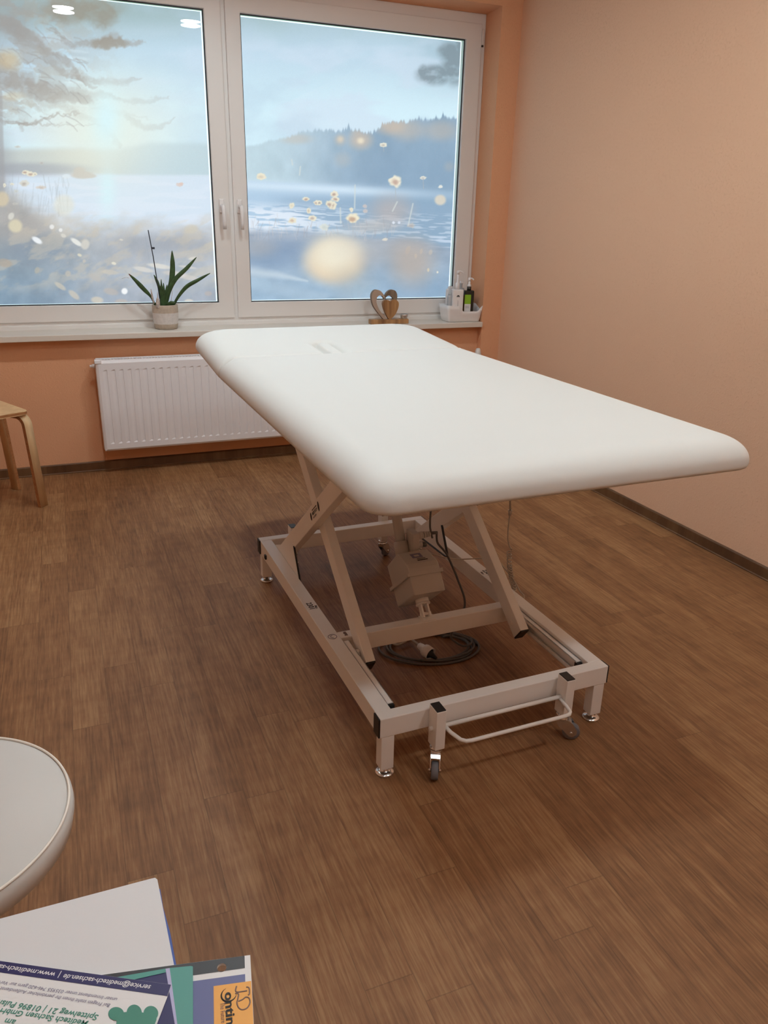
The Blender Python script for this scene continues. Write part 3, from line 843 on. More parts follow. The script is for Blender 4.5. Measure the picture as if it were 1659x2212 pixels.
g.box(0.004, RL - .004, -.1035, -.092, RH - .008, RH + .001, M['rad'], bev=.001)
g.box(0.004, RL - .004, -.036, -.024, RH - .008, RH + .001, M['rad'], bev=.001)
g.box(0.004, RL - .004, -.092, -.036, RH - .03, RH - .028, M['rad_gap_shade'])  # dark sheet, painted as the shade between the panels
for k in range(int(RL / .0165) - 2):
    x = .012 + k * .0165
    g.box(x, x + .0055, -.093, -.035, RH - .014, RH - .003, M['rad'])
g.build('top_grille', None, rad)
MB().box(-.006, .03, -.123, -.088, RH - .016, RH + .006, bev=.004).build('corner_clip', M['rad'], rad)
pl = MB().cyl((-.002, -.064, RH - .035), (-.018, -.064, RH - .035), .011).cyl((-.018, -.064, RH - .035), (-.03, -.064, RH - .035), .007)
pl.build('vent_plug', M['rad'], rad)
v = MB()
vx = -.150 + 2.49; RH0 = RH; RH = RH - .068
v.cyl((RL, -.064, RH - .05), (vx, -.064, RH - .05), .010)
v.cyl((vx, -.064, RH - .062), (vx, -.064, RH - .030), .015)
v.lathe([(.0, 0), (.021, 0), (.023, .006), (.021, .035), (.015, .062), (.010, .068), (0, .07)], (vx, -.064, RH - .030), n=20)
v.cyl((vx, -.064, RH - .05), (vx, -.064, .0 - .10), .008)
v.build('thermostat_valve', M['valve'], rad); RH = RH0
for k in (.3, RL - .3):
    MB().box(k - .02, k + .02, -.026, -.0005, .04, RH - .04).build('bracket', M['rad'], rad)

# ------------------------------------------------------------------ treatment couch
CO = Vector((-1.97394, -2.97718, 0)); CTH = .015738
couch = empty('treatment_couch', CO, CTH)
tag(couch, 'large cream padded treatment couch on white scissor-lift steel frame', 'treatment couch')
BW, BL, ZT = .7174, 1.279, .1838
RW, RHT = .0445, .0581           # rails
EW = .0370                       # end bars

# --- padded slabs
def slab_mesh(u0, u1, w0, w1, zb, t, rcs, seam, a=.085, b=.060, step=.012, disp=None, r2=.012, seam_r=.03, nL=110):
    """padded board: rounded outline, soft top edge; seam = 'hi' or 'lo' (tighter edge there)"""
    bm = bmesh.new()
    def outline(ins, nL=nL, nS=nL // 2, nC=10):
        pts = []
        cs = [(u0, w0, 1, 1, PI), (u1, w0, -1, 1, 1.5 * PI), (u1, w1, -1, -1, 0.0), (u0, w1, 1, -1, .5 * PI)]
        arcs = []
        for (cu, cw, su, sw, a0), rc in zip(cs, rcs):
            r = max(rc - ins * .55, .004) if ins > 0 else rc
            uu, ww = cu + su * (ins + r), cw + sw * (ins + r)
            arcs.append([(uu + r * math.cos(a0 + k / (nC - 1) * PI / 2), ww + r * math.sin(a0 + k / (nC - 1) * PI / 2)) for k in range(nC)])
        for q in range(4):
            A, B = arcs[q], arcs[(q + 1) % 4]
            pts += A
            n = nS if q % 2 == 0 else nL
            if (u1 - u0) > (w1 - w0): n = nL if q % 2 == 0 else nS
            for k in range(1, n):
                f = k / n; pts.append((A[-1][0] + (B[0][0] - A[-1][0]) * f, A[-1][1] + (B[0][1] - A[-1][1]) * f))
        return pts
    half = min(u1 - u0, w1 - w0) / 2 - .004
    ins = [0.0]
    for k in range(1, 15): ins.append(a * (1 - math.cos(k / 14 * PI / 2)))
    x = a
    while x + step < half: x += step; ins.append(x)
    ins.append(half)
    def drop(u, w, d):
        ds = (w1 - w) if seam == 'hi' else (w - w0)
        do = min(u - u0, u1 - u, (w - w0) if seam == 'hi' else (w1 - w))
        def el(dd, aa, bb):
            q = min(max(1 - dd / aa, 0), 1); return bb * (1 - math.sqrt(max(0, 1 - q * q)))
        if ds < do:
            k = min(max((do - ds) / .05, 0), 1)
            return el(d, a + (seam_r - a) * k, b + (seam_r - b) * k)
        return el(d, a, b)
    rings = []
    # underside and side
    for i_, z in [(.16, 0.0), (r2, 0.0)] + [(r2 * (1 - math.sin(q)), r2 * (1 - math.cos(q))) for q in (PI / 8, PI / 4, 3 * PI / 8)]:
        rings.append([(p[0], p[1], zb + z) for p in outline(i_)])
    rings.append([(p[0], p[1], zb + r2) for p in outline(0.0)])
    for d in ins:
        rings.append([(p[0], p[1], zb + t - drop(p[0], p[1], d) - (disp(p[0], p[1]) if disp else 0)) for p in outline(d)])
    V = [[bm.verts.new(q) for q in r] for r in rings]
    n = len(V[0])
    for i in range(len(V) - 1):
        for k in range(n):
            bm.faces.new((V[i][k], V[i][(k + 1) % n], V[i + 1][(k + 1) % n], V[i + 1][k]))
    bm.faces.new(list(reversed(V[0])))
    bm.faces.new(V[-1])
    bmesh.ops.remove_doubles(bm, verts=V[-1], dist=.0005)
    for f in bm.faces: f.smooth = True
    mb = MB(); mb.bm.free(); mb.bm = bm
    return mb
U0, U1, W0, WS, WE, ZB, TT = -.1246, .9021, -.2167, 1.254, 1.8301, .830, .0775
slab_mesh(U0, U1, W0, WS, ZB, TT, (.062, .062, .035, .014), 'hi', seam_r=.016).build('lying_surface', M['vinyl'], couch)
HC = (.327, 1.335); HWID, HLEN = .034, .125   # face hole: centre, half width, half length
def capsule(u, w, grow=0.0):
    dw = max(abs(w - HC[1]) - (HLEN - HWID), 0); return math.hypot(u - HC[0], dw) - HWID - grow
def head_disp(u, w):
    d = capsule(u, w)
    near = .011 * math.exp(-(max(d, 0) / .022) ** 2)          # cover drawn down around the hole
    gr = .013 * math.exp(-(d / .0075) ** 2)
    return near + gr - .009 * min(max((-d - .004) / .012, 0), 1)
hd = slab_mesh(U0 - .001, U1 + .001, WS + .002, WE, ZB, TT, (.014, .07, .122, .122), 'lo', disp=head_disp, step=.004, seam_r=.016, nL=260)
PHI = .0646
bmesh.ops.transform(hd.bm, matrix=Matrix.Translation((0, WS, ZB)) @ Matrix.Rotation(PHI, 4, 'X') @ Matrix.Translation((0, -WS, -ZB)), verts=hd.bm.verts[:])
head = hd.build('head_section', M['vinyl'], couch)
# --- upper support frame
uf = MB()
for u in (.055, BW - .055 - .04): uf.box(u, u + .04, .05, 1.2, ZB - .042, ZB - .001, bev=.003)
for wv in (.05, .6, 1.16): uf.box(.095, BW - .095, wv, wv + .04, ZB - .042, ZB - .001, bev=.003)
uf.box(.16, .56, 1.2, 1.62, ZB - .012, ZB - .0005)
uf.build('support_frame', M['steel'], couch)

# --- base frame
CI = Matrix.Rotation(-CTH, 4, 'Z') @ Matrix.Translation(-CO)
def loc0(px, py, val=0.0):
    d = RC @ Vector(((px - PW / 2) / FPX, -(py - PH / 2) / FPX, -1.0))
    o = CI @ CAM_LOC; d = CI.to_3x3() @ d
    return o + d * ((val - o.x) / d.x)
def print_block(mb, body, u, w, z, size, ang, m, bold=.02):
    """small printed sign lying on a rail: centre (u, w), text direction ang"""
    d = Vector((math.cos(ang), math.sin(ang), 0))
    c = Vector((u, w, z))
    text_on(mb, body, c - d * size / 2, c + d * size / 2, (0, 0, 1), m, bold=bold, lift=.0004)
for side in (0, 1):
    u0 = 0 if side == 0 else BW - RW
    r = MB().box(u0, u0 + RW, EW, BL - EW, ZT - RHT, ZT, bev=.002).build('side_rail', M['steel'], couch)
    p = MB()
    uc = u0 + RW / 2
    if side == 0:
        print_block(p, '2301', uc - .0105, .655, ZT, .046, PI / 2 + PI, M['ink'], .03)
        p.build('printed_label', None, r); p = MB()
        print_block(p, 'Max', uc + .0095, .640, ZT, .022, PI / 2 + PI, M['ink'], .03)
        p.build('printed_label', None, r); p = MB()
        pts = [(uc + .0135 * math.cos(k * PI / 12), .440 + .0135 * math.sin(k * PI / 12)) for k in range(24)]
        p.tube([(a, b2, ZT + .0004) for a, b2 in pts], .0009, M['greyink'], n=4, closed=True)
        p.tube([(uc + .006 * math.cos(k), .440 + .007 * math.sin(k), ZT + .0004) for k in (1.2, 2.2, 3.2, 4.2, 5.0)], .0008, M['greyink'], n=4)
        p.build('printed_label', None, r)
    else:
        print_block(p, '2301', uc - .002, .677, ZT, .044, PI / 2 + PI, M['ink'], .03)
        p.build('printed_label', None, r); p = MB()
        print_block(p, 'Max', uc - .0165, .677, ZT, .022, PI / 2 + PI, M['ink'], .03)
        p.build('printed_label', None, r)
    if side == 0:
        kc = loc0(575, 1203)
        MB().box(-.007, .001, kc.y - .009, kc.y + .009, kc.z - .009, kc.z + .009, bev=.003).build('axle_cap', M['black'], r)
    # C-shaped slide channel on the inside of the rail
    s = 1 if side == 0 else -1
    ui = RW if side == 0 else BW - RW
    def cx(a): return ui + s * a
    c = MB()
    lo, hi = .066, .41
    zb_, zt_ = ZT - RHT + .004, ZT - .004 if side == 0 else ZT - .010
    for (a0, a1, z0, z1) in ((.001, .020, zt_ - .003, zt_), (.001, .020, zb_, zb_ + .003), (.001, .004, zb_, zt_), (.017, .020, zt_ - .012, zt_), (.017, .020, zb_, zb_ + .012)):
        c.box(min(cx(a0), cx(a1)), max(cx(a0), cx(a1)), lo, hi, z0, z1, bev=.0006)
    co = c.build('slide_channel', M['steel'], couch)
    MB().box(min(cx(.002), cx(.021)), max(cx(.002), cx(.021)), lo - .008, lo + .006, zb_ - .001, zt_ - .003, bev=.001).build('end_cap', M['black'], co)
for fr_ in (0, 1):
    w0 = 0 if fr_ == 0 else BL - EW
    r = MB().box(0, BW, w0, w0 + EW, ZT - RHT, ZT, bev=.002).build('end_bar', M['steel'], couch)
    for u in (-.0045, BW - .0005):
        MB().box(u, u + .005, w0 + .0005, w0 + EW - .0005, ZT - RHT + .0005, ZT - .0005, bev=.0015).build('end_cap', M['black'], r)
cb = MB().box(RW, BW - RW, .424, .463, ZT - .058, ZT - .0008, bev=.002)
beam = cb.build('cross_beam', M['steel'], couch)
p = MB()
for k in range(4): p.box(.0605 + .002 * (k % 2), .0705, .433 + k * .0062, .4372 + k * .0062, ZT - .0004, ZT + .0003, M['brownink'])
p.build('printed_label', None, beam)
# legs
for fr_ in (0, 1):
    for side in (0, 1):
        lu = .0045 if side == 0 else BW - .0045 - .037
        lw = -.0005 + .0005 if fr_ == 0 else BL - EW
        lg = MB().box(lu, lu + .037, lw + .001, lw + EW - .001, .021, ZT - RHT, bev=.002).build('leg', M['steel'], couch)
        ft = MB()
        cu, cw = lu + .0185, lw + EW / 2
        ft.lathe([(.0, 0.0005), (.0250, .0005), (.0262, .0025), (.0252, .005), (.017, .0075), (.009, .009), (.009, .024), (0, .024)], (cu, cw, 0), n=28)
        ft.build('levelling_foot', M['chrome'], lg)
# caster posts with swivel casters
def caster(parent, u, w, heading, top):
    R = Matrix.Translation((u, w, 0)) @ Matrix.Rotation(heading, 4, 'Z')
    f = MB()
    f.lathe([(0, .072), (.0145, .072), (.0165, .076), (.0165, .080), (.012, .083), (.013, .084), (.018, .085), (.0185, .090), (.013, .093), (.006, .094), (.006, top), (0, top)], (u, w, -.008), n=24)
    for sx in (-1, 1):
        f.prism([(-.015, .0755), (.015, .0755), (.030, .066), (.044, .044), (.044, .030), (.034, .0215), (.024, .0215), (.010, .036), (-.012, .058)], R @ Matrix(((0, 0, 1, sx * .0125 - .0008), (-1, 0, 0, 0), (0, 1, 0, -.008), (0, 0, 0, 1))), .0016)
    f.box(-.0125, .0125, -.018, .016, .0655, .0675, mx=R)
    f.bar(R @ Vector((0, .015, .066)), R @ Vector((0, .011, .054)), .0245, .0016)
    f.bar(R @ Vector((0, -.018, .0668)), R @ Vector((0, -.0265, .0605)), .0245, .0016)
    f.cyl(R @ Vector((-.0165, -.029, .0255)), R @ Vector((.0165, -.029, .0255)), .0042, n=10)
    fo = f.build('swivel_fork', M['chrome'], parent)
    wl_ = MB()
    prof = [(.006, -.0095), (.0215, -.0095), (.0245, -.0075), (.0252, 0), (.0245, .0075), (.0215, .0095), (.006, .0095)]
    wl_.lathe(prof, (0, 0, 0), n=28)
    bmesh.ops.transform(wl_.bm, matrix=R @ Matrix.Translation((0, -.029, .0255)) @ Matrix.Rotation(PI / 2, 4, 'Y'), verts=wl_.bm.verts[:])
    wl_.build('wheel', M['rubber'], parent)
ZPT = ZT + .019
for fr_ in (0, 1):
    for k, u in enumerate((.1365, .5375)):
        w0, w1 = (-.049, -.005) if fr_ == 0 else (BL + .005, BL + .049)
        ps = MB().box(u, u + .0285, w0, w1, .084, ZPT, bev=.002)
        wa, wb = ((-.006, .001) if fr_ == 0 else (BL - .001, BL + .006))
        ps.box(u + .003, u + .0255, wa, wb, ZT - .04, ZT - .006)
        po = ps.build('caster_post', M['steel'], couch)
        MB().box(u + .0012, u + .0273, w0 + .0012, w1 - .0012, ZPT - .002, ZPT + .002, bev=.0012).build('end_cap', M['black'], po)
        hd_ = [(-.49, 1.02), (2.7, 2.2)][fr_][k]
        caster(po, u + .014, (w0 + w1) / 2, hd_, .1)
# lifting bar loops
def loop_bar(w_pivot, out):
    pts = []
    z = .1375
    wa, wb = w_pivot, w_pivot + out
    ua, ub = .168, .536
    m = MB()
    m.tube([(.128, wa, z + .003), (.575, wa, z + .003)], .0062, n=12)
    path = [(ua + .006, wa, z), (ua + .010, wa + out * .35, z - .003), (ua + .022, wb - out * .18, z - .006), (ua + .034, wb - out * .04, z - .007), (ua + .05, wb, z - .007),
            (ub - .03, wb, z - .007), (ub - .016, wb - out * .03, z - .007), (ub - .008, wb - out * .14, z - .006), (ub - .005, wb - out * .45, z - .003), (ub - .004, wa, z)]
    m.tube(path, .0055, n=10)
    return m
loop_bar(-.027, -.070).build('lifting_bar', M['steel'], couch)
loop_bar(BL + .027, .070).build('lifting_bar', M['steel'], couch)
# --- scissor arms
AW, AH = .031, .056
def arm_ends(u, p, q): return Vector((u, *p)), Vector((u, *q))
TA = .765
dirA = Vector((0, 1, TA)).normalized(); dirB = Vector((0, -1, TA)).normalized()
nA = Vector((0, -TA, 1)).normalized()
def centre_A(w): return Vector((0, w, .160 + TA * (w - .3019))) - nA * AH / 2
for side in (0, 1):
    u = .0945 if side == 0 else .627
    p = centre_A(.302); q = centre_A(1.135)
    p.x = q.x = u
    ar = MB().bar(p, q, AW, AH, bev=.002).build('scissor_arm', M['steel'], couch)
    e = MB().bar(p - dirA * .005, p + dirA * .001, AW - .001, AH - .001, bev=.0015).build('end_cap', M['black'], ar)
    ax = p + dirA * .048
    s = -1 if side == 0 else 1
    rl = MB().cyl((u + s * AW / 2, ax.y, ax.z - .004), (u + s * (AW / 2 + .028), ax.y, ax.z - .004), .0115, n=18)
    rl.build('roller', M['steel'], ar)
    MB().cyl((u - s * AW / 2, ax.y, ax.z - .004), (u - s * (AW / 2 + .006), ax.y, ax.z - .004), .008, n=6).build('axle_nut', M['steel'], ar)
for side in (0, 1):
    u = .062 if side == 0 else .6555
    # upper edge runs (w 1.16, z .178) -> (w .56, z .63)
    def cB(w): return Vector((u, w, .178 + .7555 * (1.160 - w))) - Vector((0, .7555, 1)).normalized() * AH * .55
    p, q = cB(1.170), cB(.325)
    ar = MB().bar(p, q, AW, AH * 1.1, bev=.002).build('scissor_arm', M['steel'], couch)
    if side == 0:
        # maker's oval sign on the outer face
        lb = MB()
        d = (q - p).normalized(); n = Vector((-1, 0, 0)); up = n.cross(-d) if n.cross(-d).z > 0 else -n.cross(-d)
        c = Vector((u - AW / 2 - .0004, .694, 0)); c.z = cB(.694).z
        L = -d     # lettering runs downhill to the left
        ctr = cB(.694); ctr.x = u - AW / 2 - .0005
        for off, r0, r1, bx in ((-.052, .0085, .0135, 0), (.048, .0085, .0165, .004)):
            cc_ = ctr + d * off + up * bx
            pts = [cc_ + d * (math.cos(k * PI / 10) * r0) + up * (math.sin(k * PI / 10) * r1) for k in range(20)]
            lb.quad(pts, M['ink'])
        for k, (a0, a1, b0, b1) in enumerate(((-.03, .028, .012, .0155),)):
            lb.quad([ctr + d * a0 + up * b0, ctr + d * a1 + up * b0, ctr + d * a1 + up * b1, ctr + d * a0 + up * b1], M['ink'])
        text_on(lb, 'MEDITECH', ctr - d * .034 - up * .002, ctr + d * .030 - up * .002, n, M['ink'], height=.010, bold=.03)
        text_on(lb, 'SACHSEN', ctr - d * .032 - up * .0135, ctr + d * .010 - up * .0135, n, M['ink'], height=.006, bold=.02)
        lb.build('printed_label', None, ar)
# triangular pivot plates at the head end with black edging
for side in (0, 1):
    u0 = RW + .0005 if side == 0 else .6365
    poly = [(1.13, ZT - .022), (1.10, ZT + .02), (.94, ZT + .098), (.926, ZT + .098), (.872, ZT - .002), (.872, ZT - .008)]
    T = Matrix(((0, 0, 1, u0), (1, 0, 0, 0), (0, 1, 0, 0), (0, 0, 0, 1)))
    if side == 0: poly = [(1.195, ZT - .05), (1.185, ZT + .0), (.945, ZT + .100), (.928, ZT + .100), (.862, ZT - .002), (.862, ZT - .05)]
    pb = MB().prism(poly, T, .003 if side == 0 else .003).build('pivot_plate', M['steel'], couch)
    ed = MB()
    uu = u0 + .0015
    path = [(uu, .928, ZT + .100), (uu, .895, ZT + .048), (uu, .862, ZT - .002), (uu, .858, ZT - .014), (uu, .866, ZT - .024)]
    if side == 1: path = [(uu, .928, ZT + .100), (uu, .872, ZT + .002), (uu, .867, ZT - .008), (uu, .878, ZT - .012), (uu, .98, ZT - .016), (uu, 1.13, ZT - .022)]
    ed.tube(path, .0036 if side == 0 else .0048, n=8); ed.build('edge_trim', M['black'], pb)
# rod joining the outer arms above the actuator
MB().cyl((.111, .755, .535), (.610, .755, .535), .012, n=18).build('cross_shaft', M['steel'], couch)

# --- actuator
act = MB()
UL, UR = .288, .398
sec = [(.645, .289), (.567, .368), (.492, .362), (.478, .352), (.424, .286), (.547, .181)]
T = Matrix(((0, 0, 1, UL), (1, 0, 0, 0), (0, 1, 0, 0), (0, 0, 0, 1)))
act.prism(sec, T, UR - UL, bev=.004)
ao = act.build('lift_motor', M['motor'], couch)
# lid rim: a raised band across the housing
D_ = Vector((0, .690, .724)); Q_ = Vector((0, .750, -.661))
rim = MB()
def band(off, th, grow):
    a = Vector((0, .424, .286)) + D_ * off; bq = Vector((0, .547, .181)) + D_ * off
    a -= Q_ * grow; bq += Q_ * grow
    poly = [(a.y, a.z), (bq.y, bq.z), (bq.y + D_.y * th, bq.z + D_.z * th), (a.y + D_.y * th, a.z + D_.z * th)]
    Tg = Matrix(((0, 0, 1, UL - grow), (1, 0, 0, 0), (0, 1, 0, 0), (0, 0, 0, 1)))
    rim.prism(poly, Tg, UR - UL + 2 * grow, bev=.001)
band(.060, .012, .0075)
rim.build('lid_rim', M['motor'], ao)
lab = MB()
# rating sticker printed on the sloping top face
fa, fb = Vector((0, .567, .368)), Vector((0, .492, .362))
nf = Vector((0, -.006, .075)).normalized(); nf = Vector((0, -(fb - fa).z, (fb - fa).y)).normalized()
if nf.z < 0: nf = -nf
def fp(u, f): return Vector((u, 0, 0)) + fa + (fb - fa) * f + nf * .0006
lab.quad([fp(.325, .22), fp(.362, .22), fp(.362, .60), fp(.325, .60)], M['greyink'])
lab.quad([fp(.335, .34) + nf * .0004, fp(.352, .34) + nf * .0004, fp(.352, .50) + nf * .0004, fp(.335, .50) + nf * .0004], M['motor'])
for f0, f1, u0_, u1_ in ((.66, .71, .336, .366), (.77, .85, .334, .370)):
    lab.quad([fp(u0_, f0), fp(u1_, f0), fp(u1_, f1), fp(u0_, f1)], M['ink'])
lab.build('rating_label', None, ao)
st = MB()
p0 = Vector((.330, .607, .330)); p1 = Vector((.345, .750, .528))
st.cyl(p0, p0 + (p1 - p0) * .22, .024, n=24)
st.cyl(p0 + (p1 - p0) * .18, p1, .017, n=24)
st.build('lift_tube', M['motor'], ao)
cl = MB()
c0 = Vector((.344, .486, .234)); 
cl.cyl(c0 + D_ * .004, c0 - D_ * .016, .022, n=20)
cl.cyl(c0 - D_ * .016, c0 - D_ * .021, .024, n=20)
for du in (-.014, .008): cl.bar(c0 - D_ * .020 + Vector((du + .003, 0, 0)), Vector((.344 + du + .003, .446, ZT + .003)), .006, .024, bev=.001)
cl.cyl((.326, .452, ZT + .0125), (.362, .452, ZT + .0125), .006, n=12)
cl.box(.322, .372, .4255, .4615, ZT, ZT + .003, bev=.0008)
cl.build('clevis', M['steel'], ao)
gb = MB()
gb.box(.352, .378, .585, .640, .352, .420, bev=.004)
gb.cyl((.378, .607, .402), (.392, .607, .403), .013, n=18)
for k in range(4): gb.cyl((.392 + k * .009, .607, .403), (.398 + k * .009, .607, .4035), .0125 - k * .0012, n=18)
gb.cyl((.365, .600, .375), (.392, .600, .372), .011, n=16)
gb.build('gear_housing', M['motor'], ao)
pg = MB()
pg.cyl((.392, .600, .372), (.408, .600, .371), .0085, n=14)
pg.build('cable_plug', M['cable'], ao); pg = MB(); pg.cyl((.428, .607, .4055), (.452, .607, .404), .0055, n=12)
pg.build('cable_plug', M['cable'], ao)
# --- cables
def smooth_path(pts, n=8):
    pts = [Vector(p) for p in pts]; out = []
    for i in range(len(pts) - 1):
        p0 = pts[max(i - 1, 0)]; p1 = pts[i]; p2 = pts[i + 1]; p3 = pts[min(i + 2, len(pts) - 1)]
        for k in range(n):
            t = k / n
            out.append(.5 * ((2 * p1) + (-p0 + p2) * t + (2 * p0 - 5 * p1 + 4 * p2 - p3) * t * t + (-p0 + 3 * p1 - 3 * p2 + p3) * t ** 3))
    out.append(pts[-1]); return out
CI = Matrix.Rotation(-CTH, 4, 'Z') @ Matrix.Translation(-CO)
def loc(px, py, axis, val):
    """photo pixel -> couch coordinates on the plane u / w / z = val"""
    d = RC @ Vector(((px - PW / 2) / FPX, -(py - PH / 2) / FPX, -1.0))
    o = CI @ CAM_LOC; d = CI.to_3x3() @ d
    t = (val - o[axis]) / d[axis]
    return o + d * t
mc = MB()
mc.tube(smooth_path([(.450, .607, .404), loc(945, 1172, 1, .61), loc(958, 1188, 1, .61), loc(968, 1203, 1, .60), loc(988, 1250, 1, .58), loc(1004, 1308, 1, .535), (.478, .515, .06), (.490, .500, .034), (.512, .488, .0215), (.538, .490, .020), (.556, .506, .020), (.562, .524, .020)]), .0038, n=8)
mc.tube(smooth_path([loc(934, 1162, 1, .605), loc(930, 1145, 1, .605), loc(929, 1127, 1, .605), (.43, .62, .55), (.42, .64, .70), (.42, .64, .80)]), .0036, n=8)
mc.build('motor_cable', M['cable'], couch)
hc = MB()
ZC = .70
top = Vector((.335, -.0, .72))
uX = .742                    # hangs just outside the right rail
h0 = loc(1102, 1103, 0, uX)
hc.cyl((h0.x, h0.y, h0.z + .002), (h0.x, h0.y, h0.z - .016), .0075, r2=.005, n=14)
hc.cyl((h0.x, h0.y, h0.z + .002), (h0.x - .03, h0.y + .02, ZB - .005), .0032, n=8)
hc.tube(smooth_path([h0 - Vector((0, 0, .014)), loc(1099, 1130, 0, uX), loc(1097, 1160, 0, uX), loc(1100, 1178, 0, uX), loc(1105, 1187, 0, uX)]), .0026, n=8)
coilp = []
ax_pts = smooth_path([loc(1100, 1193, 0, uX), loc(1101, 1225, 0, uX), loc(1105, 1250, 0, uX), loc(1109, 1275, 0, uX), (uX + .002, .66, .125), (uX + .004, .70, .065)], 40)
for i, p in enumerate(ax_pts):
    a = i * 2 * PI / 9.0
    coilp.append(p + Vector((math.cos(a), math.sin(a) * .9, math.sin(a) * .35)) * .0078)
hc.tube(coilp, .0026, n=6)
hc.tube(smooth_path([loc(905, 1185, 1, .60), loc(945, 1200, 1, .66), loc(985, 1208, 1, .72), loc(1042, 1206, 1, .70), loc(1072, 1209, 1, .66), loc(1090, 1228, 0, uX - .01), loc(1108, 1250, 0, uX), loc(1122, 1275, 0, uX), loc(1131, 1294, 0, uX), (uX + .004, .60, .05)]), .0024, n=8)
hc.build('handset_cable', M['cable_light'], couch)

# ------------------------------------------------------------------ coiled mains cable on the floor
mains = empty('power_cable', (-1.56, -2.43, 0))
tag(mains, 'coiled grey power cable lying on the floor under the couch', 'cable')
pc = MB()
path = []
cxw = Vector((-1.568, -2.425, 0))
e1 = Vector((.16, -.045, 0)); e2 = Vector((.03, .098, 0))
for i in range(3 * 40 + 14):
    a = i * 2 * PI / 40; k = i / 40
    rr = 1 + .10 * math.sin(k * 2.3) - .045 * k
    path.append(cxw + e1 * (math.cos(a) * rr) + e2 * (math.sin(a) * rr) + Vector((0, 0, .0045 + .0055 * (i / 120) + .002 * math.sin(a * 2 + k))) - Vector(mains.location) )
pc.tube(path, .0043, n=8)
# loose tail that swings out to the right and back into the plug
tail = [at(908, 1425, 2, .012), at(950, 1427, 2, .010), at(1000, 1420, 2, .005), at(1019, 1404, 2, .005), at(1008, 1385, 2, .005), at(985, 1372, 2, .006), at(955, 1376, 2, .012)]
pc.tube([p - Vector(mains.location) for p in smooth_path(tail)], .0040, n=8)
pc.build('flex', M['cable'], mains)
sk = MB()
q0, q1 = at(905, 1394, 2, .030), at(929, 1412, 2, .022)
dq = (q1 - q0).normalized(); LQ = (q1 - q0).length
prof = [(0, 0), (.010, .0), (.0125, .010), (.0135, .020), (.019, .026), (.0215, .032), (.022, .058), (.0205, .058), (.0195, .036), (0, .036)]
sk.lathe(prof, (0, 0, 0), n=28)
Tq = Matrix.Translation(q0 - Vector(mains.location)) @ dq.to_track_quat('Z', 'Y').to_matrix().to_4x4()
bmesh.ops.transform(sk.bm, matrix=Tq, verts=sk.bm.verts[:])
sko = sk.build('socket', M['white_plastic'], mains)
pk = MB(); pk.lathe([(0, .0365), (.0165, .0365), (.0165, .054), (.011, .060), (.0075, .072), (.005, .084), (0, .084)], (0, 0, 0), n=22)
bmesh.ops.transform(pk.bm, matrix=Tq, verts=pk.bm.verts[:])
pk.build('plug', M['black'], mains)
lt = MB()
lt.tube([p - Vector(mains.location) for p in smooth_path([q0 + dq * .002, at(893, 1384, 2, .03), at(884, 1378, 2, .016), at(872, 1388, 2, .012), at(856, 1393, 2, .011), at(846, 1386, 2, .011), at(855, 1376, 2, .011)])], .0042, n=8)
lt.build('extension_flex', M['cable_light'], mains)

# ------------------------------------------------------------------ bent plywood stool at the left
zs_ = .485
Cst = at(62, 887, 2, zs_)
d1 = Vector((-.46, .888, 0)); d2 = Vector((-.888, -.46, 0))
SID = .33
stool = empty('plywood_stool', (Cst + (d1 + d2) * SID / 2) * 1.0)
stool.location.z = 0
tag(stool, 'light birch stool with bent plywood legs by the peach wall', 'stool')
Rst = Matrix((d2, d1, Vector((0, 0, 1)))).transposed()
def rr_poly(h, r, n=6):
    out = []
    for sx, sy, a0 in ((1, 1, 0), (-1, 1, PI / 2), (-1, -1, PI), (1, -1, 1.5 * PI)):
        for k in range(n + 1):
            a = a0 + k / n * PI / 2; out.append((sx * (h - r) + r * math.cos(a), sy * (h - r) + r * math.sin(a)))
    return out
SX = Matrix((d2, -d1 * -1, Vector((0, 0, 1)))).transposed().to_4x4()
se = MB().prism(rr_poly(SID / 2, .028), Matrix.Translation((0, 0, zs_ - .018)) @ SX, .018, M['birch'], bev=.003, side=M['birch_edge'])
se.build('seat', None, stool)
dl0 = Vector((.72, -.69, 0)).normalized(); sc0 = Vector((stool.location.x, stool.location.y, 0))
f0 = at(93.5, 1093.5, 2, 0) - sc0
t0 = Vector((-dl0.y, dl0.x, 0)); RF, TF = f0.dot(dl0), f0.dot(t0)
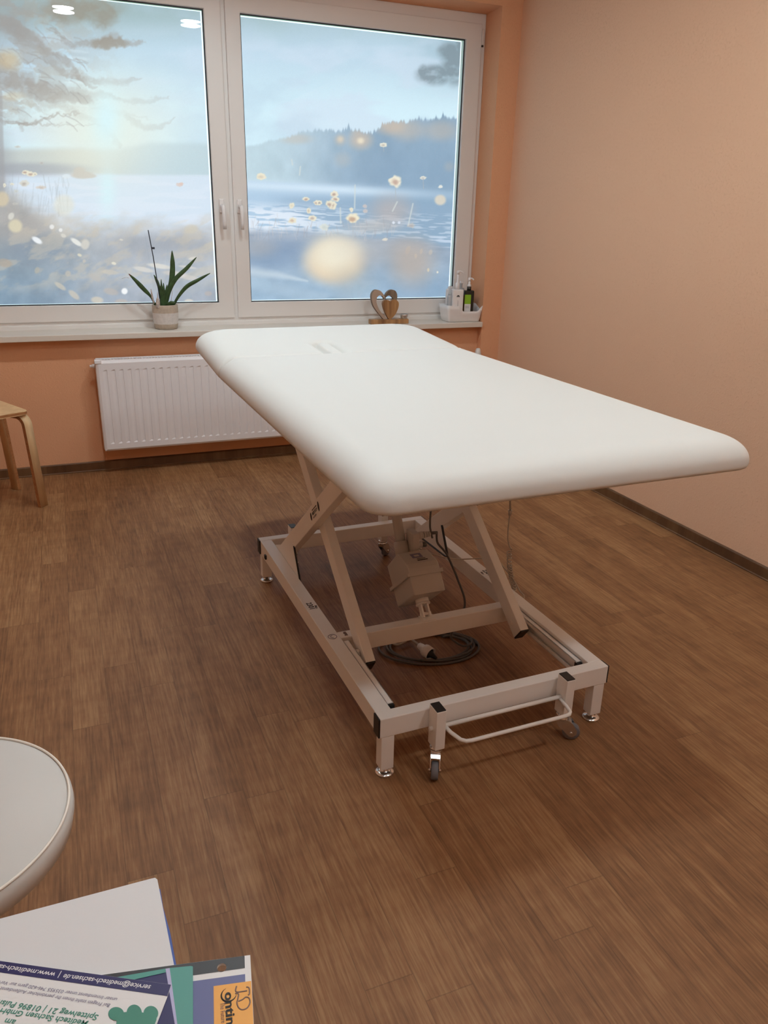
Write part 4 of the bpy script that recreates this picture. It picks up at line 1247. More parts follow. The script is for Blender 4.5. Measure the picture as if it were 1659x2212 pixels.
for qa in range(4):
    Rq = Matrix.Rotation(qa * PI / 2, 3, 'Z')
    rad_d = Rq @ dl0
    tan = Rq @ t0
    prof = []
    R0 = RF - .013
    zt_ = zs_ - .019
    cl_ = [(R0 - .17, zt_ - .009), (R0 - .06, zt_ - .009)]
    for k in range(1, 9):
        a = k / 8 * (PI / 2 - .07)
        cl_.append((R0 - .06 + .046 * math.sin(a), zt_ - .009 - .046 * (1 - math.cos(a))))
    cl_.append((R0 + .013, .001))
    m_ = MB(); A = []
    def off(i, s):
        p = Vector(cl_[i]); a = Vector(cl_[max(i - 1, 0)]); b_ = Vector(cl_[min(i + 1, len(cl_) - 1)])
        t = (b_ - a).normalized(); return p + Vector((-t.y, t.x)) * s
    outer = [off(i, .009) for i in range(len(cl_))]; inner = [off(i, -.009) for i in range(len(cl_))]
    outer[-1].y = inner[-1].y = .001
    hw = .0235
    rows = []
    for o_, i_ in zip(outer, inner):
        rows.append([m_.bm.verts.new(rad_d * q.x + tan * (h_ + TF) + Vector((0, 0, q.y))) for q, h_ in ((o_, -hw), (o_, hw), (i_, hw), (i_, -hw))])
    ia, ib = m_.mi(M['birch']), m_.mi(M['birch_edge'])
    for r1_, r2_ in zip(rows[:-1], rows[1:]):
        for k in range(4):
            f = m_.bm.faces.new((r1_[k], r1_[(k + 1) % 4], r2_[(k + 1) % 4], r2_[k])); f.material_index = ia if k % 2 == 0 else ib
            f.smooth = k % 2 == 0
    m_.bm.faces.new(rows[0]).material_index = ib; m_.bm.faces.new(rows[-1]).material_index = ib
    m_.build('leg', None, stool)

# ------------------------------------------------------------------ rolling stool, lower left
rs = empty('rolling_stool', (-2.882, -3.440, 0))
tag(rs, 'round pale vinyl stool seat with cream piping, at left edge', 'stool')
zr, Rr = .548, .200
MB().lathe([(0, zr + .020), (.06, zr + .0195), (.12, zr + .016), (.165, zr + .0095), (.187, zr + .003), (Rr - .003, zr - .0005), (Rr + .0045, zr - .006), (Rr + .006, zr - .020), (Rr + .002, zr - .040), (.186, zr - .052), (.15, zr - .056), (0, zr - .056)][::-1], (0, 0, 0), n=80).build('seat', M['vinyl_grey'], rs)
pp = MB(); pp.tube([((Rr + .0005) * math.cos(k * PI / 60), (Rr + .0005) * math.sin(k * PI / 60), zr + .0002) for k in range(120)], .0021, n=8, closed=True)
pp.build('piping', M['piping'], rs)
MB().cyl((0, 0, .10), (0, 0, zr - .055), .025).cyl((0, 0, zr - .075), (0, 0, zr - .055), .09).build('gas_column', M['chrome'], rs)
for k in range(5):
    a = k * 2 * PI / 5 + .3
    lg = MB().bar((0, 0, .085), (.185 * math.cos(a), .185 * math.sin(a), .068), .03, .022, bev=.004).build('base_leg', M['chrome'], rs)
    ca = MB().sphere((.185 * math.cos(a), .185 * math.sin(a), .027), .027, sc=(1, 1, 1)).cyl((.185 * math.cos(a), .185 * math.sin(a), .04), (.185 * math.cos(a), .185 * math.sin(a), .062), .006)
    ca.build('caster', M['black'], lg)

# ------------------------------------------------------------------ desk with papers, lower left corner
ZD = .742
def on(px, py, z): return at(px, py, 2, z)
desk = empty('desk', (-3.0, -4.3, 0))
tag(desk, 'white laminate desk under the brochures at the lower left corner', 'desk')
dx0, dx1, dy0, dy1 = -3.75, -2.605, -4.75, -3.905
MB().box(dx0 + 3.0, dx1 + 3.0, dy0 + 4.3, dy1 + 4.3, ZD - .025, ZD, bev=.002).build('table_top', M['desk'], desk)
for x in (dx0 + .05, dx1 - .07):
    for y in (dy0 + .05, dy1 - .07):
        MB().box(x + 3.0 - .02, x + 3.0 + .02, y + 4.3 - .02, y + 4.3 + .02, 0.0005, ZD - .025).build('leg', M['steel'], desk)

def sheet(name, px, z, th, m, parent=None, origin=None, side=None):
    pts = [on(x, y, z) for x, y in px]
    o = origin if origin is not None else pts[0]
    b_ = MB()
    poly = [((p - o).x, (p - o).y) for p in pts]
    b_.prism(poly, Matrix.Translation((0, 0, z - th - (o.z if parent is None else o.z))), th, m, side=side)
    ob = b_.build(name, None, parent)
    if parent is None: ob.location = o
    return ob
def patch(mb, px, z, o, m, lift=.0002):
    mb.quad([on(x, y, z) - o + Vector((0, 0, lift)) for x, y in px], m)
# blue brochure at the very bottom of the pile
zz = ZD + .0022
bb = sheet('brochure', [(346, 1920), (353, 1962), (368, 2016), (376, 2060), (392, 2140), (60, 2190), (40, 1990)], zz, .002, M['blue'])
tag(bb, 'blue brochure peeking out beneath the white blank folder', 'brochure')
# blank white folder
zf = zz + .0095
wf = sheet('folder', [(-330, 2072), (326, 1898), (335, 1896), (340, 1900), (376, 2085), (400, 2210), (-300, 2400)], zf, .009, M['carton'])
tag(wf, 'blank white folder sticking out from under the brochures', 'folder')
# catalogue with orange badge
zc = zf + .0026
oc = on(540.5, 2063, zc)
ct = empty('catalogue', oc)
tag(ct, 'dark blue catalogue with punched hole and orange corner badge', 'catalogue')
def cat_pt(x, y): return on(x, y, zc)
cover = MB()
hole_c = on(479, 2090.5, zc); hr = .0042
outl = [(540.5, 2063), (543.5, 2120), (549, 2225), (554, 2330), (200, 2380), (170, 2112), (376, 2084.5)]
# cover with a real punched hole: header strip built as a fan around the hole
cover_poly = [Vector(on(x, y, zc) - oc) for x, y in outl]
bmc = cover.bm
ho = hole_c - oc
circ_n = 20
cv = [bmc.verts.new(ho + Vector((hr * math.cos(k * 2 * PI / circ_n), hr * math.sin(k * 2 * PI / circ_n), 0))) for k in range(circ_n)]
ov = [bmc.verts.new(p) for p in cover_poly]
es = [bmc.edges.new((cv[k], cv[(k + 1) % circ_n])) for k in range(circ_n)] + [bmc.edges.new((ov[k], ov[(k + 1) % len(ov)])) for k in range(len(ov))]
bmesh.ops.triangle_fill(bmc, use_beauty=True, use_dissolve=False, edges=es)
ext = bmesh.ops.extrude_face_region(bmc, geom=bmc.faces[:])
bmesh.ops.translate(bmc, verts=[v for v in ext['geom'] if isinstance(v, bmesh.types.BMVert)], vec=(0, 0, -.0022))
cover.mi(M['paper'])
cov = cover.build('cover', None, ct)
pr = MB()
def ring_patch(mb, px, m, lift=.0002):
    """flat patch with the punched hole left open"""
    b2 = mb.bm; i = mb.mi(m)
    n0 = set(b2.faces)
    c2 = [b2.verts.new(ho + Vector((hr * math.cos(k * 2 * PI / circ_n), hr * math.sin(k * 2 * PI / circ_n), lift))) for k in range(circ_n)]
    o2 = [b2.verts.new(on(x, y, zc) - oc + Vector((0, 0, lift))) for x, y in px]
    es = [b2.edges.new((c2[k], c2[(k + 1) % circ_n])) for k in range(circ_n)] + [b2.edges.new((o2[k], o2[(k + 1) % len(o2)])) for k in range(len(o2))]
    bmesh.ops.triangle_fill(b2, use_beauty=True, use_dissolve=False, edges=es)
    for f in b2.faces:
        if f not in n0: f.material_index = i
ring_patch(pr, [(528.3, 2065), (529, 2091.4), (416, 2107.4), (172, 2142), (171, 2113), (376, 2085)], M['char'])
patch(pr, [(529.5, 2104.4), (534, 2330), (200, 2375), (180, 2153), (416, 2120)], zc, oc, M['slate'])
pr.build('printed_cover', None, ct)
bd = MB()
patch(bd, [(461.5, 2131), (542.6, 2119.8), (548.6, 2225), (462.5, 2236)], zc, oc, M['orange'], .0005)
L2 = .0009
def txt(mb, body, a, b_, z, o, m, h=None, bold=.0, shear=.0, lift=L2):
    text_on(mb, body, on(*a, z) - o, on(*b_, z) - o, (0, 0, 1), m, height=h, bold=bold, shear=shear, lift=lift)
txt(bd, 'ontinence', (486, 2146), (493, 2288), zc, oc, M['ink'], h=.0074, bold=.025)
# swirl round the first letter
sw = []
c0_ = on(494.5, 2149, zc) - oc
for k in range(26):
    a = -.5 + k / 25 * 4.4
    sw.append(c0_ + Vector((math.cos(a + 2.2) * .0064, math.sin(a + 2.2) * .0064, .0003)))
bd.tube(sw, [.0002 + .0007 * math.sin(PI * k / 25) for k in range(26)], M['ink'], n=6)
txt(bd, 'The Future', (475.5, 2168), (478, 2212), zc, oc, M['brownink'], h=.0040)
id_ = [smooth_path([on(x, y, zc) - oc + Vector((0, 0, .0002)) for x, y in pp_]) for pp_ in (
    [(511, 2131), (509, 2141), (513, 2144), (522, 2143), (534, 2141)],
    [(532, 2133), (538, 2135), (539, 2147), (536, 2151)],
    [(508, 2147), (515, 2148), (514, 2158), (512, 2168), (516, 2178), (524, 2182), (534, 2178), (540, 2167), (538, 2157), (531, 2155), (524, 2160), (515, 2164)])]
for q in id_: bd.tube(q, .0008, M['brownink'], n=6)
bd.build('badge', None, ct)
# teal and navy presentation folder
zt2 = zc + .0016
ot = on(416.5, 2086, zt2)
tf = empty('presentation_folder', ot)
tag(tf, 'teal and navy presentation folder lying on the dark blue catalogue', 'folder')
def part_sheet(name, px, z, th, m, o, parent):
    b_ = MB(); b_.prism([((on(x, y, z) - o).x, (on(x, y, z) - o).y) for x, y in px], Matrix.Translation((0, 0, z - th - o.z)), th, m)
    return b_.build(name, None, parent)
part_sheet('back_panel', [(412, 2086.5), (416.7, 2087.5), (417, 2212), (418, 2330), (402, 2330), (383, 2212), (366.5, 2091)], zt2, .0008, M['teal'], ot, tf)
part_sheet('spine', [(366.5, 2091), (383, 2212), (402, 2330), (395, 2330), (377.5, 2212), (357.5, 2092.3)], zt2 + .0003, .0008, M['lavender'], ot, tf)
fc = part_sheet('front_panel', [(357.5, 2092.3), (377.5, 2212), (395, 2330), (150, 2360), (140, 2130), (247, 2112)], zt2 + .0002, .0008, M['navy'], ot, tf)
tp = MB(); patch(tp, [(357.5, 2092.5), (358.5, 2100.8), (287, 2117), (240, 2127), (142, 2144), (141, 2130), (247, 2112)], zt2 + .0004, ot, M['teal'])
tp.build('corner_print', None, fc)
# company flyer
zl = zt2 + .0012
ol = on(370, 2127, zl)
fl = empty('flyer', ol)
tag(fl, 'white flyer with navy footer band, upside-down lettering and teal logo', 'flyer')
base_px = [(-260, 2024), (0, 2075.5), (370, 2127), (362, 2152), (338, 2214), (310, 2290), (-260, 2240)]
part_sheet('page', base_px, zl, .0005, M['paper'], ol, fl)
fp_ = MB()
patch(fp_, [(-258, 2025), (0, 2076), (369.6, 2127.4), (361.5, 2152), (0, 2100.7), (-258, 2055)], zl, ol, M['navy'])
P_ = dict(z=zl, o=ol)
LT = .0003
txt(fp_, 'service@meditech-sachsen.de', (327, 2129), (139.5, 2104.5), zl, ol, M['paper'], h=.0046, bold=.012, shear=.15, lift=LT)
txt(fp_, '|', (131.8, 2101.5), (130.2, 2101.3), zl, ol, M['paper'], h=.0052, lift=LT)
txt(fp_, 'www.meditech-sachsen.de', (121, 2101.5), (-58, 2075), zl, ol, M['paper'], h=.0046, bold=.012, shear=.15, lift=LT)
txt(fp_, 'unser Innendienst unter 035955 746-620 gern zur Verfügung.', (254, 2156.5), (-28, 2114.5), zl, ol, M['greyink'], h=.0031, shear=.15, lift=LT)
txt(fp_, 'Bei Fragen steht Ihnen Ihr persönlicher Außendienst oder', (239, 2169), (-22, 2128), zl, ol, M['greyink'], h=.0031, shear=.15, lift=LT)
txt(fp_, 'Spittelweg 21 | 01896 Pulsnitz', (214, 2193), (-22, 2157), zl, ol, M['tealdark'], h=.0048, bold=.016, shear=.12, lift=LT)
txt(fp_, 'Meditech Sachsen GmbH', (192, 2206), (3, 2178), zl, ol, M['tealdark'], h=.0048, bold=.016, shear=.12, lift=LT)
txt(fp_, 'am', (36, 2204), (14, 2200), zl, ol, M['tealdark'], h=.0048, bold=.016, shear=.12, lift=LT)
fp_.build('printed_text', None, fl)
lg_ = MB()
lobes = [(251, 2190.5, 17, 14.5), (290, 2189, 16.5, 18), (326, 2190, 16, 16)]
for k, (cx_, cy_, rx_, ry_) in enumerate(lobes):
    pts = [(cx_ + rx_ * math.cos(a * PI / 16), cy_ + ry_ * math.sin(a * PI / 16)) for a in range(32)]
    lg_.quad([on(x, y, zl) - ol + Vector((0, 0, .0004 + k * .00012)) for x, y in pts], M['tealdark'])
lg_.quad([on(x, y, zl) - ol + Vector((0, 0, .00085)) for x, y in ((252, 2206), (256, 2192), (268, 2188), (290, 2186), (318, 2190), (340, 2188), (338, 2205), (322, 2245), (250, 2250))], M['tealdark'])
lg_.build('logo', None, fl)

# ------------------------------------------------------------------ things on the sill
ZS = SILL
# orchid pot
PYc = .062
pot_c = Vector((-2.0875, PYc, ZS))
plant = empty('potted_orchid', pot_c)
tag(plant, 'potted orchid without flowers, strap leaves in a pale ceramic pot', 'plant')
pot = MB()
prof = [(0, .0005), (.054, .0005), (.061, .004), (.066, .03), (.0695, .06), (.071, .09), (.0705, .115), (.0695, .131), (.068, .133), (.064, .131), (.063, .118), (0, .118)]
mt = [M['terracotta'], M['terracotta'], M['terracotta'], M['glaze'], M['glaze'], M['terracotta'], M['terracotta'], M['terracotta'], M['terracotta'], M['terracotta'], M['soil']]
pot.lathe(prof, (0, 0, 0), n=48, mats=mt)
pot.build('pot', None, plant)
def lp(px, py, dy=0.0): return at(px, py, 1, PYc + dy) - pot_c
def leaf(pts, widths, bend, mats_=M['leaf'], tip=None, name='leaf'):
    b_ = MB()
    P = smooth_path(pts, 6); n = len(P); rows = []
    for i, p in enumerate(P):
        f = i / (n - 1)
        wd = np.interp(f, np.linspace(0, 1, len(widths)), widths)
        t = (P[min(i + 1, n - 1)] - P[max(i - 1, 0)]).normalized()
        s = t.cross(Vector((0, 1, 0)) if bend >= 0 else Vector((0, -1, 0))).normalized()
        nn = s.cross(t).normalized()
        rows.append([b_.bm.verts.new(p + s * (wd * k) + nn * (abs(k) * wd * .35) ) for k in (-1, -.5, 0, .5, 1)])
    i0 = b_.mi(mats_); i1 = b_.mi(tip) if tip else i0
    for i in range(n - 1):
        for k in range(4):
            f = b_.bm.faces.new((rows[i][k], rows[i][k + 1], rows[i + 1][k + 1], rows[i + 1][k])); f.smooth = True
            f.material_index = i1 if (tip and i > (n - 1) * .9) else i0
    o = b_.build(name, None, plant)
    md = o.modifiers.new('thickness', 'SOLIDIFY'); md.thickness = .0016; md.offset = 0
    return o
K = .00295
leaf([lp(337, 662, -.02), lp(325, 640, -.03), lp(310, 624, -.04), lp(293, 606, -.045), lp(278, 591.5, -.05)], [2.2 * K, 2 * K * .8, 3.6 * K, 4.0 * K, 2.6 * K, .4 * K], 1, tip=M['leaf_tip'])
leaf([lp(350, 655, 0), lp(346, 632, .0), lp(341, 612, .0), lp(332.5, 593.5, .005)], [3 * K, 3.2 * K, 2.6 * K, 2.6 * K, .5 * K], 1)
leaf([lp(352, 662, -.01), lp(352, 640, -.015), lp(349, 620, -.02), lp(348, 603, -.02)], [5.5 * K, 6 * K, 4.4 * K, 1.4 * K, .3 * K], 1)
leaf([lp(354, 662, 0), lp(356, 645, -.0), lp(354, 625, 0), lp(353, 611, 0)], [4 * K, 4.5 * K, 2 * K, .4 * K], 1)
leaf([lp(357, 660, -.01), lp(359, 638, -.01), lp(360, 622, -.01), lp(361, 615, -.01)], [3 * K, 3 * K, 1.6 * K, .3 * K], 1)
leaf([lp(355, 658, .0), lp(362, 632, .01), lp(370, 610, .01), lp(373, 580, .01), lp(371.6, 541.5, .012)], [4 * K, 4.2 * K, 3.6 * K, 4.6 * K, 5.0 * K, 4.2 * K, .5 * K], 1)
leaf([lp(358, 660, -.01), lp(366, 628, -.02), lp(380, 602, -.03), lp(403, 580, -.035), lp(424.5, 555.5, -.04)], [3.5 * K, 3.6 * K, 4.0 * K, 3.8 * K, 3.2 * K, .4 * K], 1)
leaf([lp(373, 663, -.015), lp(386, 640, -.03), lp(404, 619, -.045), lp(428, 605, -.055), lp(454, 590, -.06)], [2.2 * K, 2.4 * K, 3 * K, 3.6 * K, 3.4 * K, 2.4 * K, .4 * K], 1)
leaf([lp(362, 660, -.03), lp(370, 655, -.045), lp(378, 655, -.05)], [3.5 * K, 4 * K, 2.5 * K], 1)
leaf([lp(333, 656, -.03), lp(329, 642, -.035), lp(326, 624, -.035)], [.8 * K, 1.8 * K, .4 * K], 1, M['dry'], name='dry_root')
rt = MB()
rt.tube(smooth_path([lp(342, 665, -.05), lp(341, 652, -.052), lp(340.5, 642, -.052), lp(340, 630, -.05)]), [.011] * 9 + [.010, .009, .0085, .008, .0075, .006] + [.004, .003, .0025, .0022, .002, .0018, .0016, .0014, .0012, .001], n=8)
rt.build('dry_root', M['dry'], plant); rt = MB()
rt.tube(smooth_path([lp(279, 601, -.05), lp(272, 599.5, -.05), lp(263, 602, -.05)]), .0009, n=6)
rt.build('dry_root', M['dry'], plant); rt = MB()
rt.tube(smooth_path([lp(369, 655, -.02), lp(371, 640, -.02), lp(372.5, 626, -.02)]), .0013, n=6)
rt.build('dry_root', M['dry'], plant)
sk_ = MB(); sk_.tube([lp(345, 645, -.03), lp(338, 598, -.025), lp(331, 555, -.02), lp(320, 497, -.01)], .0026, n=8)
sk_.box(*(lambda c: (c.x - .002, c.x + .016, c.y - .004, c.y + .004, c.z - .005, c.z + .005))(lp(327.5, 536, -.016)))
sk_.build('stake', M['stick'], plant)

# wooden heart ornament
hy = -.012
hb0 = at(802, 690, 1, hy - .022); hb1 = at(883, 690, 1, hy - .022)
hx0, hx1 = hb0.x, hb1.x
heart = empty('heart_ornament', ((hx0 + hx1) / 2, hy, ZS))
tag(heart, 'silver and wooden double heart ornament on a wood block', 'ornament')
HB = .0285
MB().box(hx0 - heart.location.x, hx1 - heart.location.x, -.022, .028, .0005, HB, bev=.003).build('base', M['heartwood'], heart)
def hp(px, py): q = at(px, py, 1, hy); return (q.x - heart.location.x, q.z - ZS)
def zpx(X, Y): return (780 + X * .18083, 560 + Y * .18083)
outer_r = [(276, 462), (292, 420), (318, 385), (350, 366), (385, 366), (412, 386), (426, 425), (425, 470), (412, 515)]
inner_r = [(398, 512), (385, 478), (366, 450), (340, 434), (312, 437), (292, 455), (280, 478)]
lobe_r = outer_r + inner_r
TH = Matrix(((1, 0, 0, 0), (0, 0, 1, -.008), (0, 1, 0, 0), (0, 0, 0, 1)))
def hpoly(P):
    n = len(P); out = []
    for i in range(n):
        p0, p1, p2, p3 = (Vector(P[(i + k) % n]) for k in (-1, 0, 1, 2))
        for k in range(4):
            t = k / 4
            out.append(.5 * ((2 * p1) + (-p0 + p2) * t + (2 * p0 - 5 * p1 + 4 * p2 - p3) * t * t + (-p0 + 3 * p1 - 3 * p2 + p3) * t ** 3))
    return [hp(*zpx(q.x, q.y)) for q in out]
left = [(276, 478), (262, 455), (240, 434), (215, 432), (192, 447), (180, 475), (178, 510), (190, 555), (215, 605), (250, 650), (290, 690), (292, 712), (262, 714), (225, 670), (180, 615), (140, 550), (122, 480), (122, 425), (138, 388), (165, 366), (200, 366), (230, 380), (258, 412), (276, 446)]
hm_ = MB(); hm_.prism(hpoly(left), TH, .026, M['silver'], side=M['bark']); hm_.build('silver_heart', None, heart)
hr_ = MB(); hr_.prism(hpoly(lobe_r), TH, .026, M['bark']); hr_.build('heart_arch', None, heart)
small = [(342, 508), (352, 490), (372, 480), (400, 482), (425, 495), (436, 522), (434, 560), (422, 600), (398, 650), (365, 690), (336, 716), (325, 716), (305, 690), (275, 630), (256, 575), (248, 530), (256, 500), (275, 484), (300, 482), (325, 492)]
hs_ = MB(); hs_.prism(hpoly(small), Matrix(((1, 0, 0, 0), (0, 0, 1, -.0195), (0, 1, 0, 0), (0, 0, 0, 1))), .024, M['heartwood'], bev=.003); hs_.build('wooden_heart', None, heart)
tc_ = at(872.5, 690, 1, hy - .002)
tl = empty('tealight_holder', (tc_.x, hy - .002, ZS + HB))
tag(tl, 'small silver tealight cup standing on the wood block', 'candle holder')
MB().lathe([(0, .0005), (.019, .0005), (.021, .003), (.0255, .028), (.0245, .029), (.0225, .022), (0, .020)], (0, 0, 0), n=28).build('cup', M['silver'], tl)

# white tray with bottles
A_ = at(969, 696.6, 2, ZS); B_ = at(1036.5, 694.8, 2, ZS)
ang = math.atan2(B_.y - A_.y, B_.x - A_.x)
TW = (B_ - A_).length; TD = .125; THT = .105
tray = empty('bottle_tray', A_, ang); tray.location.z = ZS
tag(tray, 'white plastic tray full of bottles at the right end of the sill', 'tray')
def tray_mesh():
    bm = bmesh.new()
    fl_ = .016
    def ring_(z, grow, ins=0.0):
        cs = [(-grow + ins, -grow + ins, PI), (TW + grow - ins, -grow + ins, 1.5 * PI), (TW + grow - ins, TD + grow - ins, 0), (-grow + ins, TD + grow - ins, .5 * PI)]
        pts = []; r = .018
        for i, (x, y, a0) in enumerate(cs):
            sx = 1 if x < TW / 2 else -1; sy = 1 if y < TD / 2 else -1
            for k in range(7):
                a = a0 + k / 6 * PI / 2; pts.append((x + sx * r + r * math.cos(a), y + sy * r + r * math.sin(a)))
            nx = cs[(i + 1) % 4]
            if i == 0:
                x0_, x1_ = x + r, TW + grow - ins - r
                for k in range(1, 24): pts.append((x0_ + (x1_ - x0_) * k / 24, y))
            if i == 2:
                x0_, x1_ = TW + grow - ins - r, -grow + ins + r
                for k in range(1, 24): pts.append((x0_ + (x1_ - x0_) * k / 24, y))
        return pts
    def zrim(x, y):
        if y < TD * .25:
            f = (x + fl_) / (TW + 2 * fl_)
            def sm(a, b, t): t = min(max((t - a) / (b - a), 0), 1); return t * t * (3 - 2 * t)
            return THT - .034 * sm(.30, .44, f) * (1 - sm(.80, .97, f)) - .004 * sm(0, .3, f)
        return THT
    layers = [([(x, y, .0005) for x, y in ring_(0, -.006)]), ([(x, y, .004) for x, y in ring_(0, 0)])]
    for f in (.35, .7, 1.0):
        layers.append([(x, y, zrim(x, y) * f) for x, y in ring_(0, fl_ * f)])
    for f in (1.0, .7, .35, .06):
        layers.append([(x, y, zrim(x, y) * f) for x, y in ring_(0, fl_ * f, .003)])
    V = [[bm.verts.new(p) for p in l] for l in layers]
    n = len(V[0])
    for i in range(len(V) - 1):
        for k in range(n): bm.faces.new((V[i][k], V[i][(k + 1) % n], V[i + 1][(k + 1) % n], V[i + 1][k])).smooth = True
    bm.faces.new(list(reversed(V[0]))); bm.faces.new(V[-1])
    mb = MB(); mb.bm.free(); mb.bm = bm
    return mb
tray_mesh().build('tray', M['white_plastic'], tray)
ZBT = ZS + .0065
ct_, st_ = math.cos(ang), math.sin(ang)
def tpos(a, b): return (A_.x + a * ct_ - b * st_, A_.y + a * st_ + b * ct_, ZBT)
def loc_w(px, py, y): return at(px, py, 1, y)
# helper: local coordinates in the bottle: heights from pixels at depth y
def hgt(px, py, y): return at(px, py, 1, y).z - ZBT

def pump(mb, h0, m, nozzle=(1, 0), r=.009, stem=.045, L=.03, cap_h=.018):
    mb.lathe([(0, h0), (.0125, h0), (.0125, h0 + cap_h), (.007, h0 + cap_h + .003), (.0065, h0 + stem), (0, h0 + stem)], (0, 0, 0), m, n=18)
    mb.cyl((0, 0, h0 + stem - .006), (0, 0, h0 + stem + .014), .0082, m, n=16)
    d = Vector((nozzle[0], nozzle[1], 0))
    mb.tube(smooth_path([Vector((0, 0, h0 + stem + .0105)) - d * .004, Vector((0, 0, h0 + stem + .0115)) + d * .012, Vector((0, 0, h0 + stem + .008)) + d * .024, Vector((0, 0, h0 + stem + .001)) + d * .032]), [.0055] * 8 + [.005] * 8 + [.0045] * 9, m, n=10)

# square white pump bottle
yb = tpos(.064, .030)
b1 = empty('pump_bottle', yb, ang - .12)
tag(b1, 'square white pump bottle with small black mark, front of tray', 'bottle')
hb_ = hgt(990, 625, yb[1])
bw_ = .0365
MB().box(-bw_, bw_, -.024, .024, .0, hb_, bev=.007).build('body', M['white_plastic'], b1)
p = MB(); pump(p, hb_ - .001, M['white_plastic'], (1, -.1), stem=.098, cap_h=.040); p.build('pump', None, b1)
mk = MB()
zc_ = hgt(989, 639, yb[1])
mk.prism([(-.0105, -.006), (.0105, -.006), (.0085, .0015), (.004, .006), (-.004, .006), (-.0085, .0015)], Matrix(((1, 0, 0, .0), (0, 0, -1, -.0242), (0, 1, 0, zc_), (0, 0, 0, 1))), .0003, M['ink'])
mk.box(-.008, .008, -.0248, -.0246, zc_ - .0035, zc_ - .0022, M['white_plastic'])
mk.box(-.0022, -.0006, -.0248, -.0246, zc_ - .066, zc_ - .024, M['grey_print']).box(.0012, .0022, -.0248, -.0246, zc_ - .060, zc_ - .030, M['grey_print'])
mk.build('printed_mark', None, b1)
# round white bottle behind
y2 = tpos(.042, .088)
b2 = empty('bottle', y2); tag(b2, 'plain white round-shouldered bottle left of the square pump bottle', 'bottle')
h2 = hgt(975, 623, y2[1])
MB().lathe([(0, 0), (.026, 0), (.028, .003), (.028, h2 - .014), (.025, h2 - .003), (.018, h2), (0, h2)], (0, 0, 0), n=28).build('body', M['white_plastic'], b2)
MB().lathe([(0, h2), (.016, h2), (.016, h2 + .012), (0, h2 + .012)], (0, 0, 0), n=20).build('cap', M['white_plastic'], b2)
# small spray bottle, far left
y3 = tpos(.0185, .040)
b3 = empty('spray_bottle', y3); tag(b3, 'small slim white nozzle bottle at the left end of the tray', 'bottle')
h3 = hgt(962, 638, y3[1]); h3t = hgt(966, 617, y3[1])
MB().lathe([(0, 0), (.0155, 0), (.0165, .003), (.0165, h3 - .010), (.015, h3), (.009, h3 + .002), (0, h3 + .002)], (0, 0, 0), n=24).build('body', M['clear_plastic'], b3)
MB().lathe([(0, h3 + .002), (.0105, h3 + .002), (.0095, h3 + .014), (.0065, h3 + .018), (.005, h3t - .002), (.003, h3t), (0, h3t)], (0, 0, 0), n=18).build('nozzle', M['clear_plastic'], b3)
lb3 = MB()
for k in range(4): lb3.box(-.0085, .0085 - .003 * (k % 2), -.0172, -.0168, .040 + k * .008, .0425 + k * .008)
lb3.build('label', M['grey_print'], b3)
# amber oil bottle with clear cap
y4 = tpos(.114, .090)
b4 = empty('oil_bottle', y4); tag(b4, 'bottle of amber oil with pale clear top behind the pump bottles', 'bottle')
h4 = hgt(1010, 637, y4[1]); h4b = hgt(1012, 622, y4[1]); h4c = hgt(1015, 612, y4[1])
MB().lathe([(0, 0), (.024, 0), (.026, .003), (.026, h4), (0, h4)], (0, 0, 0), n=26).build('body', M['amber'], b4)
MB().lathe([(0, h4 + .0005), (.026, h4 + .0005), (.026, h4b - .004), (.022, h4b), (.012, h4b + .002), (.012, h4c), (0, h4c)], (0, 0, 0), n=26).build('shoulder', M['clear_plastic'], b4)
MB().box(-.003, .018, -.008, .008, h4c + .0002, h4c + .014, bev=.003).build('cap', M['white_plastic'], b4)
# dark pump bottle with green label
y5 = tpos(.152, .042)
b5 = empty('pump_bottle', y5, ang - .25); tag(b5, 'dark brown pump bottle with lime green and white label', 'bottle')
h5 = hgt(1018, 627, y5[1]); w5 = .0305
MB().box(-w5, w5, -.021, .021, 0, h5, bev=.005).cyl((0, 0, h5 - .001), (0, 0, h5 + .022), .0135).build('body', M['dark_bottle'], b5)
nk = MB(); pump(nk, h5 + .022, M['white_plastic'], (.8, -.2), stem=.040, cap_h=.012); nk.build('pump', None, b5)
lw0, lw1 = -.0295, .011
g0 = hgt(1016, 656, y5[1]); g1 = hgt(1016, 636, y5[1]); g2 = hgt(1015, 672, y5[1])
l5 = MB(); l5.box(lw0, lw1, -.0216, -.0212, g0, g1, M['green']); l5.box(lw0, lw1, -.0216, -.0212, g2, g0, M['paper'])
for k in range(3): l5.box(lw0 + .007, lw1 - .006 - .006 * (k % 2), -.0219, -.0217, g0 - .013 - k * .006, g0 - .0105 - k * .006, M['grey_print'])
l5.build('label', None, b5)

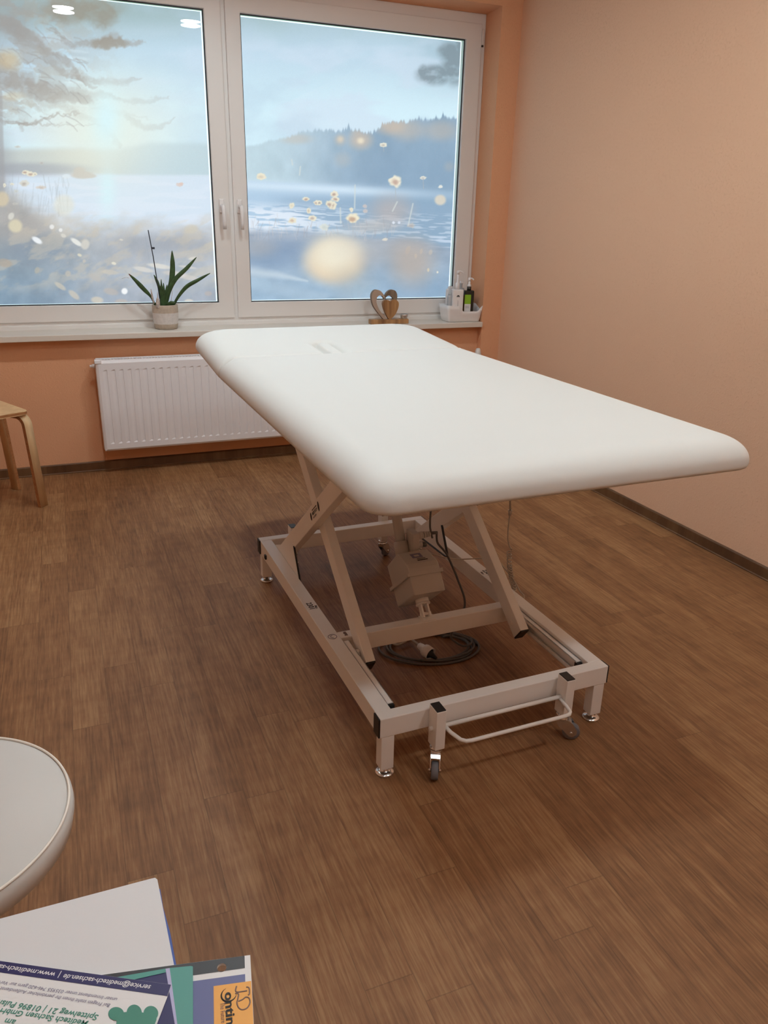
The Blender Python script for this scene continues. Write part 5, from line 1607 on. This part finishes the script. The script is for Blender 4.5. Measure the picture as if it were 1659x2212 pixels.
# ------------------------------------------------------------------ ceiling lamps
def opal_lamp(x, y, label, lm='lamp1'):
    o = empty('ceiling_light', (x, y, CEIL)); tag(o, label, 'ceiling light', 'round ceiling lights')
    MB().lathe([(.070, -.0005), (.076, -.0005), (.076, -.022), (.070, -.024), (.064, -.022), (.064, -.012), (.070, -.010)], (0, 0, 0), n=36).build('housing', M['housing'], o)
    MB().lathe([(0, -.022), (.0635, -.022), (.0635, -.016), (0, -.016)], (0, 0, 0), n=36).build('diffuser', M[lm], o)
def can_lamp(x, y, label):  # deep housing made up to keep the diffuser from mirroring in the panes
    lm = 'lamp2' if y > -3.5 else 'lamp3'
    o = empty('ceiling_light', (x, y, CEIL)); tag(o, label, 'ceiling light', 'round ceiling lights')
    MB().lathe([(.086, -.0005), (.098, -.0005), (.098, -.044), (.094, -.046), (.090, -.044), (.086, -.012)], (0, 0, 0), n=36).build('housing', M['housing'], o)
    MB().lathe([(0, -.010), (.085, -.010), (.085, -.005), (0, -.005)], (0, 0, 0), n=36).build('diffuser', M[lm], o)
def drum_lamp(x, y, label):  # drum form made up so its side glow brightens the right wall
    lm = 'lamp2' if y > -3.5 else 'lamp3'
    o = empty('ceiling_light', (x, y, CEIL)); tag(o, label, 'ceiling light', 'round ceiling lights')
    MB().lathe([(0, -.0005), (.07, -.0005), (.07, -.02), (0, -.02)][::-1], (0, 0, 0), n=36).build('housing', M['housing'], o)
    MB().lathe([(0, -.105), (.07, -.103), (.088, -.095), (.095, -.08), (.095, -.03), (.088, -.021), (0, -.0205)], (0, 0, 0), n=36).build('diffuser', M[lm], o)
opal_lamp(-2.40, -1.27, 'round white ceiling light mirrored at top left of the left window pane')
opal_lamp(-1.60, -1.27, 'round white ceiling light mirrored beside the window mullion')
can_lamp(-2.28, -2.78, 'unseen ceiling light with made-up deep housing over the left front of the couch')
drum_lamp(-1.09, -2.78, 'unseen ceiling light with made-up opal drum over the right front of the couch')
can_lamp(-2.28, -4.15, 'unseen ceiling light with made-up deep housing above the desk')
drum_lamp(-.90, -4.15, 'unseen ceiling light with made-up opal drum in the front right of the room')

# ------------------------------------------------------------------ daylight outside
w_ = bpy.data.worlds.new('overcast_sky'); S.world = w_; w_.use_nodes = True
nt = w_.node_tree; bg = nt.nodes['Background']
tc = N(nt, 'ShaderNodeTexCoord'); sp = N(nt, 'ShaderNodeSeparateXYZ'); nt.links.new(tc.outputs['Generated'], sp.inputs[0])
rp = N(nt, 'ShaderNodeValToRGB'); e = rp.color_ramp.elements
e[0].position = 0.44; e[0].color = (.14, .36, .17, 1); e[1].position = .452; e[1].color = (.74, .92, 1.0, 1)
mp = N(nt, 'ShaderNodeMapRange'); mp.inputs[1].default_value = -1; mp.inputs[2].default_value = 1
nt.links.new(sp.outputs[2], mp.inputs[0]); nt.links.new(mp.outputs[0], rp.inputs[0]); nt.links.new(rp.outputs[0], bg.inputs['Color'])
bg.inputs['Strength'].default_value = 1.6

# ------------------------------------------------------------------ picture settings
vs = S.view_settings
S.display_settings.display_device = 'sRGB'
vs.view_transform = 'Standard'; vs.look = 'None'; vs.gamma = 1.0; vs.use_curve_mapping = False
vs.exposure = 0.0
S.render.film_transparent = False
S.cycles.use_denoising = True
S.cycles.max_bounces = 10
S.cycles.diffuse_bounces = 6
S.cycles.sample_clamp_indirect = 8
S.cycles.caustics_reflective = False
S.cycles.caustics_refractive = False
